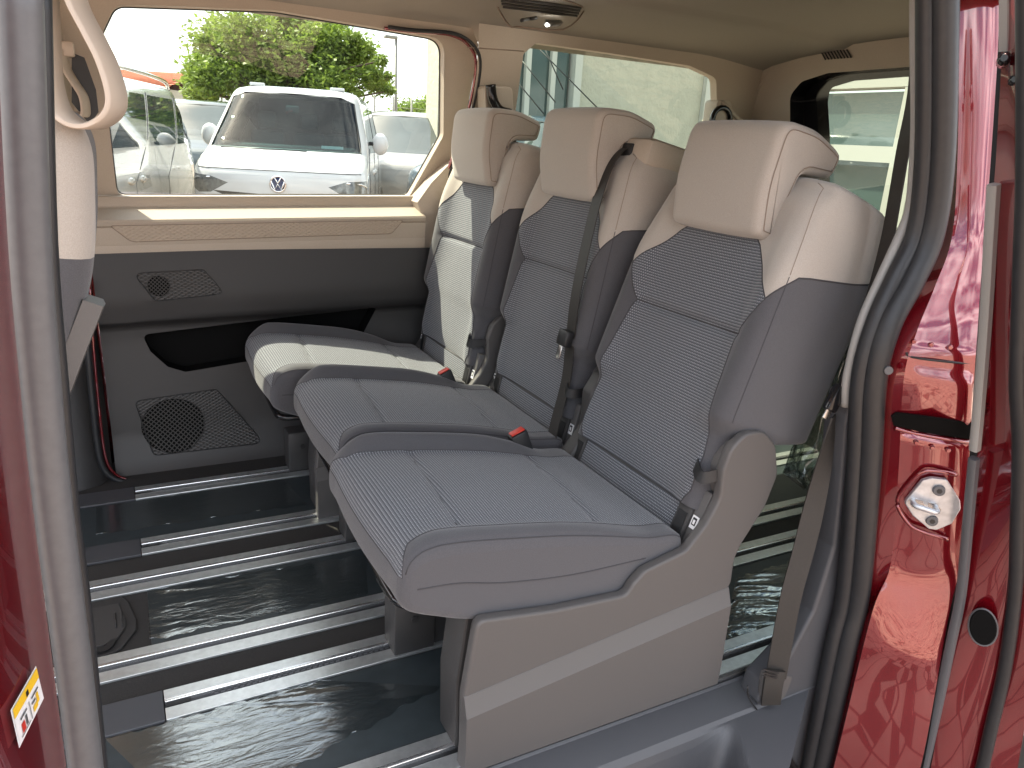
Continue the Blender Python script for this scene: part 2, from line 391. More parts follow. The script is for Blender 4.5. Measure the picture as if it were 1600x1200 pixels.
# ---- protective films on the boards (loose things lying on the floor)
def film(pts, label, amp=.004, wl=(9, 26)):
    """wrinkled sheet over a four-cornered floor patch"""
    a, b, c, d = [Vector((p.x, p.y, 0)) for p in pts]
    bm = B(); nu, nv = 90, 44; g = []
    ph = [random.uniform(0, 6.28) for _ in range(8)]
    for j in range(nv+1):
        row = []
        for i in range(nu+1):
            u, v = i/nu, j/nv
            p = (a*(1-u)+b*u)*(1-v)+(d*(1-u)+c*u)*v
            e = .004*(math.sin(u*25+ph[0])+math.sin(u*61+ph[1])) if j in (0, nv) else 0
            h = 0
            for k in range(4):
                f = wl[0]*(1+k*.9); h += (math.sin(p.x*f*.9+p.y*f*(3.2+k*.5)+ph[k]+1.7*math.sin(p.x*4+ph[k+4]))**8)*(.5**k)
            m = max(0, math.sin(p.x*5.1+ph[5])*.6+.5*math.sin(p.y*13+ph[6])+.35)
            edge = min(u, 1-u, v, 1-v)*14; edge = min(1, edge)
            row.append(bm.verts.new((p.x, p.y+e, .0048+amp*h*m*edge)))
        g.append(row)
    for j in range(nv):
        for i in range(nu): bm.faces.new((g[j+1][i], g[j+1][i+1], g[j][i+1], g[j][i]))
    o = ob('protective_film', bm, M['film'], fixn=False)
    return tag(o, label, 'plastic film', 'protective films on the cabin floor')
film([at(230, 923, z=0), at(570, 868, z=0), at(575, 930, z=0), at(234, 1003, z=0)], 'wrinkled clear plastic film beside the round-cornered floor hatch')
film([at(165, 1158, z=0), at(500, 1065, z=0), at(690, 1075, z=0), at(300, 1290, z=0)], 'largest wrinkled clear film, on the floor board in front of the nearest seat', .006)
film([at(1150, 905, z=0), at(1275, 868, z=0), at(1255, 975, z=0), at(1130, 1000, z=0)], 'wrinkled clear film on the cargo floor behind the nearest seat', .007, (12, 30))
film([at(150, 795, z=0), at(440, 748, z=0), at(480, 790, z=0), at(150, 838, z=0)], 'thin clear film on the floor board under the far window wall', .002)

# ---- far side: sliding door inner trim
def yl(z): return interp(z, [-.02, .02, .12, .47, .515, .545, .62, .74, .80], [2.70, 2.735, 2.775, 2.79, 2.785, 2.745, 2.735, 2.745, 2.755])
def onwall(px, py):
    z = .5
    for _ in range(12): q = at(px, py, y=yl(z)); z = q.z
    return q
def PW(lst): return [(onwall(*p).x, onwall(*p).z) for p in lst]
def zs(x): return .021*x          # door lines climb a little towards the rear
XL, XR = -.085, 1.155
pocket = rpoly(PW([(222, 523), (235, 549), (262, 573), (290, 581), (378, 566), (560, 534), (595, 481)]), .02)
tweet = rpoly(PW([(207, 427), (318, 421), (352, 459), (243, 471)]), .018)
spkp = rpoly(PW([(210, 627), (338, 608), (412, 692), (240, 712)]), .02)
sc = onwall(271, 664); SR = .105
spk_c = [(sc.x+SR*math.cos(a*math.pi/18), sc.z+SR*.93*math.sin(a*math.pi/18)) for a in range(36)]
tcn_ = onwall(248, 447); TR = .034
tw_c = [(tcn_.x+TR*math.cos(a*math.pi/10), tcn_.z+TR*math.sin(a*math.pi/10)) for a in range(20)]
ridge = .528
def Fdoor(u, v): return Vector((u, yl(v-zs(u)*(1 if v > .4 else .5)), v))
upper = [(XL-.1, ridge+zs(XL-.1)), (1.9, ridge+zs(1.9)), (1.9, 1.2), (XL-.1, 1.2)]
res = patch(Fdoor, lin(XL, XR, 40), sorted(set(lin(0.0, .785, 34)+[.505, .515, .525, .535, .545, .555])), [('speaker', spk_c), ('spkpanel', spkp), ('tweeter', tw_c), ('tweetpanel', tweet), ('pocket', pocket), ('upper', upper)])
DOOR = ob('far_door_panel', res[None], M['mid_trim'], VAN)
ob('upper_band', res['upper'], M['dark_trim'], DOOR)
def rimmed(name, bmx, m, push, outline):
    """inlay set push metres into the wall (+) or proud of it (-), with a rim"""
    for v in bmx.verts: v.co.y += push
    for i in range(len(outline)):
        a, b = outline[i], outline[(i+1) % len(outline)]
        A, C = Fdoor(*a), Fdoor(*b); A.y -= .001; C.y -= .001
        D, E = A.copy(), C.copy(); D.y += push+.001; E.y += push+.001
        bmx.faces.new([bmx.verts.new(q) for q in (A, C, E, D)])
    return ob(name, bmx, m, DOOR, angle=40)
sp_ = rimmed('speaker_panel', res['spkpanel'], M['diamond_grey'], .004, spkp)
o = rimmed('speaker_grille', res['speaker'], M['grille'], .004, spk_c)
rimmed('tweeter_panel', res['tweetpanel'], M['diamond_grey'], .003, tweet); rimmed('tweeter_grille', res['tweeter'], M['grille_fine'], .003, tw_c)
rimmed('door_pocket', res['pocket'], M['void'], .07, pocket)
for nm, pl in (('panel_gap', spkp), ('panel_gap', tweet)):
    pa = [Fdoor(*p)+Vector((0, -.0005, 0)) for p in pl]; ob(nm, sweep(B(), pa, .0016, 5, closed=True), M['black'], DOOR)
# upper trim of the door: belt, embossed strip, ledge, window rim (one moulding swept along the door)
prof = [(2.757, .755), (2.752, .767), (2.750, .799), (2.7505, .802), (2.749, .806), (2.746, .860), (2.752, .8627), (2.746, .8665), (2.742, .878), (2.747, .885), (2.842, .914), (2.845, .9185), (2.848, .943), (2.852, .950), (2.885, .951)]
bm = B(); xs = lin(XL, 1.06, 12); g = [[bm.verts.new((x+ (.0), y, z+zs(x))) for (y, z) in prof] for x in xs]
for i in range(len(xs)-1):
    for k in range(len(prof)-1): bm.faces.new((g[i][k], g[i+1][k], g[i+1][k+1], g[i][k+1]))
LEDGE = ob('window_ledge', bm, M['beige_trim'], DOOR, angle=25)
def yst(z): return 2.746-.001
stp = rpoly([(at(*p, y=2.745).x, at(*p, y=2.745).z) for p in ((172, 353), (630, 344), (612, 365), (205, 378))], [.004, .004, .03, .04])
bm = plate(B(), stp, 'y', 2.7445, 2.756, .0015); ob('embossed_strip', bm, M['diamond_beige'], LEDGE, angle=40)
ob('strip_gap', sweep(B(), [(p[0], 2.7455, p[1]) for p in stp], .0018, 5, closed=True), M['thread_beige'], LEDGE)
# window surround of the far door
def yw(z): return 2.885-.27*max(0, z-.95)-.10*max(0, z-1.3)**1.5
def WW(px, py):
    z = 1.2
    for _ in range(12): q = at(px, py, y=yw(z)); z = q.z
    return (q.x, q.z)
wh = rpoly([WW(*p) for p in ((183, 306), (640, 306), (693, 212), (694, 62), (430, 17), (180, 8), (155, 60))], [.03, .02, .05, .07, .4, .05, .06], 8)
def Fwin(u, v): return Vector((u, yw(v)-.015*sst(1.43, 1.56, v), v))
outer = [WW(728, 30), WW(745, 70), WW(742, 110), WW(727, 185), WW(700, 260), (1.06, .93), (1.06, .80), (3, .8), (3, 2)]
res = patch(Fwin, lin(-.12, 1.40, 50), lin(.951, 1.62, 28), [('hole', wh), ('out', outer)])
o = ob('window_frame', res[None], M['beige_trim'], DOOR)
bm = B(); n = len(wh)
A = [bm.verts.new(Fwin(*p)) for p in wh]; C = [bm.verts.new(Fwin(*p)+Vector((0, .045, 0))) for p in wh]
for i in range(n): bm.faces.new((A[i], A[(i+1) % n], C[(i+1) % n], C[i]))
ob('window_reveal', bm, M['beige_trim'], o)
bm = B(); bm.faces.new([bm.verts.new((p[0], yw(p[1])+.04, p[1])) for p in rpoly([(-.10, .96), (1.20, .96), (1.22, 1.56), (-.10, 1.56)], .05)])
ob('window_pane', bm, M['glass_clear'], o, smooth=False)
ob('pane_edge', sweep(B(), [Fwin(*p)+Vector((0, .043, 0)) for p in wh], .004, 6, closed=True), M['black'], o)
# right-hand end piece of the door trim below the window, closing the ledge against the seal
endp = [(1.06, .765), (1.06, .89), (1.035, .955), (1.09, 1.03), (1.16, 1.10), (1.20, 1.12), (1.20, .765)]
bm = plate(B(), endp, 'y', 2.775, 2.90, .006); ob('trim_end', bm, M['beige_trim'], DOOR, angle=40)
# red painted door frame and black seal seen between door and quarter panel
DEp = ((600, 44), (640, 49), (690, 52), (714, 58), (731, 70), (742, 88), (743, 115), (735, 160), (722, 205), (705, 252), (684, 305), (658, 372))
def yq0(px, py):
    z = 1.3
    for _ in range(12): q = at(px, py, y=2.80-.24*max(0, z-.95)+.012); z = q.z
    return q
pp = smooth_path([yq0(*p) for p in DEp], 5)
ob('door_edge_flange', sweep(B(), pp, .006, 8), M['red_paint'], VAN)
ob('door_edge_seal', sweep(B(), [p+Vector((.012, -.010, .004)) for p in pp], .0065, 8), M['rubber'], VAN)
DL = smooth_path([at(*p, y=2.70) for p in ((140, 440), (146, 540), (155, 640), (165, 715), (182, 742), (210, 752))], 5)
ob('door_edge_flange', sweep(B(), DL, .0045, 8), M['red_paint'], VAN)
ob('door_edge_seal', sweep(B(), [p+Vector((-.016, -.012, 0)) for p in DL], .010, 8), M['rubber'], VAN)
# front pillar and step area beyond the front of the far door
bm = B(); g = []
for z, y in ((-.06, 2.62), (.05, 2.66), (.30, 2.74), (.78, 2.76)):
    g.append([bm.verts.new((x, y+dy, z)) for x, dy in ((-.62, .02), (-.20, .0), (-.13, .03), (-.095, .10))])
for j in range(3):
    for i in range(3): bm.faces.new((g[j][i], g[j][i+1], g[j+1][i+1], g[j+1][i]))
ob('pillar_trim_lower', bm, M['dark_trim'], VAN)
bm = B(); g = []
for z, y in ((.78, 2.76), (1.0, 2.74), (1.3, 2.68), (1.62, 2.60)):
    g.append([bm.verts.new((x, y+dy, z)) for x, dy in ((-.62, .02), (-.18, .0), (-.11, .03), (-.075, .16))])
for j in range(3):
    for i in range(3): bm.faces.new((g[j][i], g[j][i+1], g[j+1][i+1], g[j+1][i]))
ob('pillar_trim_upper', bm, M['beige_trim'], VAN)
# ---- far quarter panel with rear side window
def yq(z): return 2.80-.24*max(0, z-.95)
def QW(px, py):
    z = 1.3
    for _ in range(12): q = at(px, py, y=yq(z)); z = q.z
    return (q.x, q.z)
qh = rpoly([QW(793, 250), QW(806, 170), QW(818, 84), QW(838, 67), QW(960, 84), QW(1078, 103), QW(1119, 122), QW(1120, 160), QW(1085, 235), QW(1045, 300)], [.05, 0, .02, .03, .3, .02, .05, .05, .2, .05], 6)
qin = [(1.12, .75), QW(690, 305), QW(715, 245), QW(735, 175), QW(744, 120), QW(747, 80), (1.19, 1.75), (.5, 1.75), (.5, .75)]
def Fq(u, v): return Vector((u, yq(v), v))
res = patch(Fq, lin(1.0, 2.66, 46), lin(.78, 1.66, 24), [('hole', qh), ('out', qin)])
QP = ob('quarter_panel_upper', res[None], M['beige_trim'], VAN)
bm = B(); n = len(qh); A = [bm.verts.new(Fq(*p)) for p in qh]; C = [bm.verts.new(Fq(*p)+Vector((0, .04, 0))) for p in qh]
for i in range(n): bm.faces.new((A[i], A[(i+1) % n], C[(i+1) % n], C[i]))
ob('window_reveal', bm, M['beige_trim'], QP)
bm = B(); bm.faces.new([bm.verts.new((p[0], yq(p[1])+.038, p[1])) for p in ((1.25, .95), (2.5, .95), (2.5, 1.62), (1.25, 1.62))])
ob('window_pane', bm, M['glass_tint'], QP, smooth=False)
bm = B(); g = []
for z in (-.02, .1, .5, .78): g.append([bm.verts.new((x, 2.78+.01*(z > .2), z)) for x in (1.16, 1.9, 2.66)])
for j in range(3):
    for i in range(2): bm.faces.new((g[j][i], g[j][i+1], g[j+1][i+1], g[j+1][i]))
ob('quarter_panel_lower', bm, M['dark_trim'], VAN)
ob('pillar_joint', sweep(B(), [Vector((*[QW(730, 74)[0], yq(QW(730, 74)[1])-.001], QW(730, 74)[1])), Vector((QW(818, 80)[0], yq(QW(818, 80)[1])-.001, QW(818, 80)[1]))], .0018, 5), M['thread_beige'], QP)
# belt hook guides on the pillars behind the seats
def hook(px, py, y, s, mirror=1):
    c = at(px, py, y=y); r = thing_child = None
    bm = plate(B(), rpoly([(c.x-.055*s, c.z+.05*s), (c.x+.06*s, c.z+.05*s), (c.x+.075*s, c.z-.06*s), (c.x-.045*s, c.z-.07*s)], .02*s), 'y', y-.03, y+.04, .006)
    h = ob('belt_guide', bm, M['beige_trim'], VAN, angle=35)
    pth = smooth_path([(c.x-.035*s*mirror, y-.036, c.z+.05*s), (c.x-.025*s*mirror, y-.04, c.z-.0), (c.x+.005*s*mirror, y-.04, c.z-.035*s), (c.x+.05*s*mirror, y-.04, c.z-.045*s)], 6)
    ob('belt_slot', sweep(B(), pth, .020*s, 8), M['gloss_black'], h)
    return h
hook(772, 157, 2.66, 1.0); 
c = at(1122, 176, y=2.62); h = ob('belt_guide', plate(B(), rpoly([(c.x-.03, c.z+.05), (c.x+.05, c.z+.05), (c.x+.09, c.z-.10), (c.x-.03, c.z-.08)], .02), 'y', 2.60, 2.68, .006), M['beige_trim'], VAN, angle=35)
ob('belt_slot', sweep(B(), [(c.x+.05*math.cos(a*.35), 2.595, c.z-.03+.05*math.sin(a*.35)) for a in range(18)], .012, 7, closed=True), M['gloss_black'], h)
ob('guide_stay', sweep(B(), [at(1128, 160, y=2.60), at(1160, 192, y=2.60)], .010, 6), M['beige_trim'], h)

# ---- headliner
def zh(y, x):
    e = interp(y, [.90, 1.0, 1.15, 1.40, 1.85, 2.10, 2.19, 2.23, 2.45, 2.60, 2.70, 2.76], [1.50, 1.56, 1.625, 1.655, 1.668, 1.664, 1.660, 1.645, 1.628, 1.605, 1.575, 1.545])
    return e-.03*sst(2.2, 2.75, x)*1.2
bm = B(); xs = lin(-.62, 2.70, 40); ys = sorted(set(lin(.90, 2.76, 36)+[2.19, 2.21, 2.23]))
g = [[bm.verts.new((x, y, zh(y, x))) for y in ys] for x in xs]
for i in range(len(xs)-1):
    for k in range(len(ys)-1): bm.faces.new((g[i][k], g[i+1][k], g[i+1][k+1], g[i][k+1]))
HL = ob('headliner', bm, M['headliner'], VAN)
# overhead vent with reading lamp, far side of the roof
def zc(px, py, off=.004):
    z = 1.62
    for _ in range(15): q = at(px, py, z=z); z = zh(q.y, q.x)-off
    return at(px, py, z=z)
vp = [zc(*p, .002) for p in ((766, -12), (778, 12), (796, 40), (812, 42), (880, 46), (912, 18), (906, 9), (870, -4))]
VC = ob('console_outline', sweep(B(), smooth_path(vp, 4), .0028, 6), M['thread_beige'], HL)
for k, (a, b) in enumerate((((782, -4), (908, 13)), ((783, 1), (906, 17)), ((784, 6), (904, 21)), ((786, 11), (902, 25)))):
    ob('vent_slat', sweep(B(), [zc(*a, .006).lerp(zc(*b, .006), q/6) for q in range(7)], .0042, 6), M['mid_trim'], VC)
lp = [zc(*p, .010) for p in ((849, 38), (853, 30), (876, 31), (880, 35), (874, 41), (853, 42))]
bm = B(); bm.faces.new([bm.verts.new(p) for p in lp]); ob('lamp_bezel', bm, M['strip_grey'], VC, smooth=False)
for q in ((858, 36), (868, 36)):
    pts = [zc(q[0]+dx, q[1]+dy, .012) for dx, dy in ((-4, -3), (4, -3), (4, 3), (-4, 3))]
    bm = B(); bm.faces.new([bm.verts.new(p) for p in pts]); ob('reading_lamp', bm, M['lamp'], VC, smooth=False)
ob('coat_hook', sweep(B(), smooth_path([zc(815, 32, .012), zc(825, 30, .018), (zc(833, 29, .018)), zc(838, 28, .012)], 4), .006, 7), M['mid_trim'], VC)
# ---- tailgate
XT = 2.62
def TT(px, py, x=XT): q = at(px, py, x=x); return (q.y, q.z)
tout = rpoly([TT(1235, 260), TT(1238, 150), TT(1258, 128), TT(1300, 115), TT(1420, 106), TT(1560, 104), (1.16, 1.42), (1.10, .95), TT(1232, 330)], [.02, .05, .06, .1, .2, .2, .1, .1, .1], 6)
def Ft(u, v): return Vector((XT+.10*sst(1.75, .8, v)*0-.10*max(0, v-1.3), u, v))
res = patch(Ft, lin(.92, 2.76, 30), lin(-.02, 1.64, 30), [('hole', tout), ('low', [(0, -1), (4, -1), (4, .55), (0, .55)])])
TG = ob('tailgate_trim', res[None], M['beige_trim'], VAN)
if 'low' in res: ob('lower_trim', res['low'], M['dark_trim'], TG)
tgl = rpoly([TT(1296, 400, 2.7), TT(1297, 160, 2.7), TT(1302, 138, 2.7), TT(1340, 127, 2.7), TT(1420, 121, 2.7), TT(1560, 119, 2.7), (1.22, 1.36), (1.16, .90)], [.03, .02, .03, .1, .1, .15, .1, .1], 6)
def Ft2(u, v): return Vector((2.70-.10*max(0, v-1.3), u, v))
res = patch(Ft2, lin(1.0, 2.72, 24), lin(.60, 1.62, 20), [('hole', tgl)])
o = ob('tailgate_window_frame', res[None], M['gloss_black'], TG)
bm = B(); bm.faces.new([bm.verts.new((2.712-.10*max(0, q[1]-1.3), q[0], q[1])) for q in ((1.05, .7), (2.6, .7), (2.6, 1.3), (2.6, 1.6), (1.05, 1.6), (1.05, 1.3))]); ob('window_pane', bm, M['glass_tint'], o, smooth=False)
n = len(tout); bm = B(); A = [bm.verts.new(Ft(*p)) for p in tout]; C = [bm.verts.new(Ft2(*p)) for p in tout]
for i in range(n): bm.faces.new((A[i], A[(i+1) % n], C[(i+1) % n], C[i]))
ob('window_reveal', bm, M['gloss_black'], o)
hb = smooth_path([Vector((XT-.02, *TT(*p, XT-.02))) for p in ((1180, 150), (1190, 130), (1215, 104), (1255, 88), (1320, 72), (1425, 58))], 5)
ob('roof_trim_edge', sweep(B(), hb, .007, 6), M['beige_trim'], TG)
for k in range(9):
    a = Vector((XT-.035, *TT(1283+k*5, 81+k*-.4, XT-.035))); b = Vector((XT-.035, *TT(1290+k*5, 93-k*.4, XT-.035))); ob('vent_slot', sweep(B(), [a, b], .003, 5), M['dark_trim'], TG)
# ---- near side behind the door opening, roof skin and outer skins (they shade the cabin)
nq = rpoly([(1.80, .98), (2.45, .98), (2.38, 1.45), (1.80, 1.45)], .06)
res = patch(lambda u, v: Vector((u, .95+.16*max(0, v-.95), v)), lin(1.50, 2.70, 14), lin(-.05, 1.60, 18), [('hole', nq)])
o = ob('near_quarter_trim', res[None], M['beige_trim'], VAN)
bm = B(); bm.faces.new([bm.verts.new((p[0], .935+.16*max(0, p[1]-.95), p[1])) for p in ((1.76, .94), (2.5, .94), (2.5, 1.5), (1.76, 1.5))]); ob('window_pane', bm, M['glass_tint'], o, smooth=False)
bm = B(); g = []
for x in lin(-1.9, 2.78, 14): g.append([bm.verts.new((x, y, z-.05*sst(2.3, 2.8, x))) for y, z in ((.86, 1.58), (.90, 1.66), (1.1, 1.72), (1.8, 1.76), (2.5, 1.72), (2.78, 1.66), (2.88, 1.60))])
for i in range(13):
    for k in range(6): bm.faces.new((g[i][k], g[i+1][k], g[i+1][k+1], g[i][k+1]))
ob('roof_skin', bm, M['red_paint'], VAN)
ob('side_skin', box(B(), -1.9, 2.76, 2.93, 2.96, -.40, .93), M['red_paint'], VAN, smooth=False)
ob('side_skin', box(B(), 1.62, 2.76, .86, .90, -.40, .90), M['red_paint'], VAN, smooth=False)
fd = rpoly([(-1.55, .95), (-.85, .95), (-.85, 1.42), (-1.30, 1.42)], .05)  # unseen front side, left solid behind its window to keep sun off the floor
res = patch(lambda u, v: Vector((u, 2.90-.14*max(0, v-.9), v)), lin(-1.9, -.125, 16), lin(-.05, 1.66, 14), [('hole', fd)])
ob('front_side_trim', res[None], M['beige_trim'], VAN)
ob('underbody', box(B(), -1.9, 2.76, 1.0, 2.92, -.40, -.07), M['black'], VAN, smooth=False)
ob('cabin_bulkhead', box(B(), -1.94, -1.905, .95, 2.90, -.40, .70), M['dark_trim'], VAN, smooth=False)
ob('cabin_floor', box(B(), -1.9, -.605, 1.0, 2.88, -.06, -.01), M['carpet'], VAN, smooth=False)
# ================================================================ seats
def pillow(prof, w, r, us_n=None, disp=None):
    """F(t,q) round a closed profile prof [(a,b)...] (resampled by arc length) extruded to half-width w with rounded rims r.
    returns F, total length, rim q, function for cap outline"""
    P = [Vector(p).to_2d() for p in prof]; n = len(P)
    L = [0]
    for i in range(n): L.append(L[-1]+(P[(i+1) % n]-P[i]).length)
    area = sum(P[i].x*P[(i+1) % n].y-P[(i+1) % n].x*P[i].y for i in range(n))
    sg = 1 if area > 0 else -1
    Nn = []
    for i in range(n):
        tg = (P[(i+1) % n]-P[i-1]).normalized(); Nn.append(Vector((tg.y, -tg.x))*sg)     # outward
    T = L[-1]
    def pos(t):
        t %= T
        i = 0
        lo, hi = 0, n-1
        while lo < hi:
            mid = (lo+hi+1)//2
            if L[mid] <= t: lo = mid
            else: hi = mid-1
        i = lo; k = (t-L[i])/max(L[i+1]-L[i], 1e-9)
        return P[i].lerp(P[(i+1) % n], k), Nn[i].lerp(Nn[(i+1) % n], k).normalized()
    qa = w-r; qm = qa+r*math.pi/2
    def G(t, q):
        p, nn = pos(t); s = abs(q); sgn = 1 if q >= 0 else -1
        if s <= qa: lat, ins = s, 0
        else:
            a = min((s-qa)/r, math.pi/2); lat = qa+r*math.sin(a); ins = r*(1-math.cos(a))
        d = disp(t, q, p) if disp else 0
        p = p-nn*(ins-d)
        return p, lat*sgn
    return G, T, qm, pos, L
def smooth2(pts, n=6):
    return [(p.x, p.y) for p in smooth_path([Vector((a, b, 0)) for a, b in pts], n, closed=True)]

def gp(lst, f): return [f(*p) for p in lst]
ICON = [[(-.5, -.5), (.5, -.5), (.5, .5), (-.5, .5)]]

def make_seat(label, ox, oy, rec, near_cover=True, extras=()):
    a = math.radians(rec); T_ = Vector((math.sin(a), 0, math.cos(a))); N_ = Vector((-math.cos(a), 0, math.sin(a)))
    O = Vector((ox, oy, .363)); dx = ox-1.025
    seat = thing('passenger_seat', label, 'seat', (ox-.2, oy, 0), group='three rear seats standing on the floor rails')
    def bk(s, v, d): return O+Vector((0, s, 0))+T_*v-N_*d        # backrest frame: lateral, up the back, depth rearwards
    # ---------- backrest
    UK = [0, .10, .17, .215, .250, .285, .36, .45, .55, .66, .80]
    WING = [(0, .004), (.10, .002), (.165, -.008), (.212, -.030), (.243, -.026), (.264, .004), (.274, .085), (.270, .185), (.246, .262), (.12, .284), (0, .286)]
    LOW = [(0, .010), (.10, .008), (.165, .003), (.205, -.006), (.232, .004), (.244, .030), (.246, .060), (.244, .085), (.225, .105), (.12, .115), (0, .115)]
    UPP = [(0, .004), (.10, .003), (.150, .000), (.190, -.004), (.222, .002), (.250, .024), (.262, .090), (.258, .170), (.232, .236), (.12, .256), (0, .258)]
    VT = .835
    def sec(v):
        k = sst(.262, .318, v); h = sst(.60, .84, v)
        out = []
        for l, m, t in zip(LOW, WING, UPP):
            # lower wing edge cuts in a little lower at the front than at the rear
            x = (l[0]*(1-k)+m[0]*k); d = (l[1]*(1-k)+m[1]*k)
            x = x*(1-h)+t[0]*h; d = d*(1-h)+t[1]*h
            out.append((x, d))
        return out
    cache = {}
    def Fb(u, v):
        vv = min(v, VT); key = round(vv, 5)
        if key not in cache:
            c = sec(vv); cache[key] = ([p[0] for p in c], [p[1] for p in c])
        xs_, ds_ = cache[key]; au = abs(u)
        s = sinterp(au, UK, xs_); d = sinterp(au, UK, ds_)
        # cushion softness, seam groove
        d -= .010*math.cos(min(1, au/.2)*math.pi/2)*math.sin(max(0, min(1, (v-.10)/.39))*math.pi) if au < .2 else 0
        if au < .21: d += .012*math.exp(-((v-.492)/.010)**2)*sst(.21, .17, au)
        if v < .16: d += .02*((.16-v)/.06)**2*sst(.28, .2, au)*.5
        if v > VT-.05:                                   # roll the top over
            k = (min(v, VT)-(VT-.05))/.05; d += .020*k*k*sst(.33, .25, au); s *= 1-.03*k*k
        h = vv
        if v > VT:
            q = min(1, (v-VT)/.12); e = math.sqrt(max(0, 1-q*q))
            s *= e; d = .125+(d-.125)*e; h = VT+.030*math.sin(q*math.pi/2)
        return bk(s*(1 if u >= 0 else -1), h, d)
    tip = (.238, .578)
    def sym(half): return [(-p[0], p[1]) for p in half]+[(p[0], p[1]) for p in half[::-1]]
    insp = sym([(.214, .100), (.236, .135), (.232, .22), (.205, .36), (.188, .492), tip, (.138, .690), (.120, .702)])
    beige = sym([(.236, .577), (.285, .640), (.31, .648), (.58, .712), (.81, .715), (.81, 1.2)])
    us = sorted(set([round(x, 4) for x in lin(-.80, .80, 61)+lin(-.30, .30, 61)])); 
    vs = sorted(set([round(x, 4) for x in lin(.10, .26, 10)+lin(.26, .33, 15)+lin(.33, .46, 10)+lin(.465, .52, 15)+lin(.53, .78, 14)+lin(.785, .835, 6)+[.85, .87, .89, .91, .93, .943, .950, .9549]]))
    res = patch(Fb, us, vs, [('insert', insp), ('beige', beige)])
    back = ob('backrest', res[None], M['grey_fabric'], seat)
    ob('backrest_insert', res['insert'], M['insert'], back); ob('shoulder_cover', res['beige'], M['beige_fabric'], back)
    def seam(poly, m, name='seam', r=.0017, closed=False, parent=back, off=.0):
        pts = []
        for i in range(len(poly)-1 if not closed else len(poly)):
            p, q = poly[i], poly[(i+1) % len(poly)]
            k = max(2, int(math.hypot(q[0]-p[0], q[1]-p[1])/.012))
            pts += [Fb(p[0]+(q[0]-p[0])*j/k, p[1]+(q[1]-p[1])*j/k) for j in range(k)]
        if not closed: pts.append(Fb(*poly[-1]))
        ob(name, sweep(B(), pts, r, 5, closed=closed), m, parent)
    seam(insp, M['thread'], closed=True)
    for sg in (-1, 1):
        seam([(sg*p[0], p[1]) for p in [(.236, .577), (.285, .640), (.31, .648), (.58, .712)]], M['thread'])
        seam([(sg*p[0], p[1]) for p in [(.275, .31), (.272, .45), (.268, .60), (.267, .635)]], M['thread'], r=.0010)
        seam([(sg*p[0], p[1]) for p in [(.267, .64), (.262, .72), (.256, .80), (.250, .835), (.235, .86)]], M['thread_beige'], r=.0009)
    seam([(sg_*.188, .4925) for sg_ in (-1, 1)], M['thread'], r=.0022)
    # ---------- lower back panel, frame and child-seat anchor guides
    def slab(name, s0, s1, v0, v1, d0, d1, m, parent, bev=.003):
        bm = box(B(), s0, s1, v0, v1, d0, d1, bev)
        for vtx in bm.verts: vtx.co = bk(vtx.co.x, vtx.co.y, vtx.co.z)
        return ob(name, bm, m, parent, angle=40)
    fr = slab('lower_frame', -.262, .262, -.045, .150, .022, .09, M['base_plastic'], seat, .006)
    lp = patch(lambda u, v: bk(u, v, .016-.004*math.cos(u/.19*math.pi/2)), lin(-.192, .192, 12), lin(-.01, .097, 8), [])[None]
    pn = ob('lower_back_panel', lp, M['insert'], seat)
    ob('panel_edge', sweep(B(), [bk(*q) for q in ((-.192, -.01, .02), (-.192, .097, .019), (.192, .097, .019), (.192, -.01, .02))], .0035, 6), M['mid_trim'], pn)
    for sg in (-1, 1):
        c = sg*.214
        g = slab('anchor_guide', c-.021, c+.021, -.012, .100, .012, .024, M['mid_trim'], seat, .003)
        slab('guide_opening', c-.014, c+.014, .000, .085, .0105, .0125, M['black'], g, 0)
        e = c+sg*.0335
        ic = slab('anchor_symbol', e-.0095, e+.0095, .058, .088, .0195, .0215, M['white'], g, 0)
        slab('symbol_figure', e-.006, e+.006, .066, .084, .0188, .0194, M['black'], g, 0)
        slab('symbol_figure', e-.003, e+.003, .069, .079, .0182, .0187, M['white'], g, 0)
    # ---------- headrest
    hp = [(p.x, p.y) for p in rpoly([(.700, -.036), (.80, -.074), (.940, -.088), (.958, .02), (.944, .120), (.884, .116), (.864, .022), (.703, .014)], [.024, .3, .045, .2, .026, .020, .030, .020], 7)]
    G, TL, qm, pos, LL = pillow(hp, .150, .020, disp=lambda t, q, p: .003*math.cos(min(1, abs(q)/.148)*math.pi/2))
    def cap_mesh(G, TL, qm, nt, nq, to3, regions=None):
        ts = lin(0, TL, nt+1); qs = lin(-qm, qm, nq)
        bm = B(); uvl = bm.loops.layers.uv.new('UVMap'); g = []
        for q in qs:
            row = []
            for t in ts[:-1]:
                p, lat = G(t, q); row.append(bm.verts.new(to3(p, lat)))
            g.append(row)
        for j in range(nq-1):
            for i in range(nt): bm.faces.new((g[j][i], g[j][(i+1) % nt], g[j+1][(i+1) % nt], g[j+1][i]))
        f1 = bm.faces.new(g[0]); f2 = bm.faces.new(g[-1][::-1])
        bmesh.ops.triangulate(bm, faces=[f1, f2])
        return bm
    hd = cap_mesh(G, TL, qm, 84, 26, lambda p, lat: bk(lat, p.x, p.y))
    hr = ob('headrest', hd, M['beige_fabric'], seat)
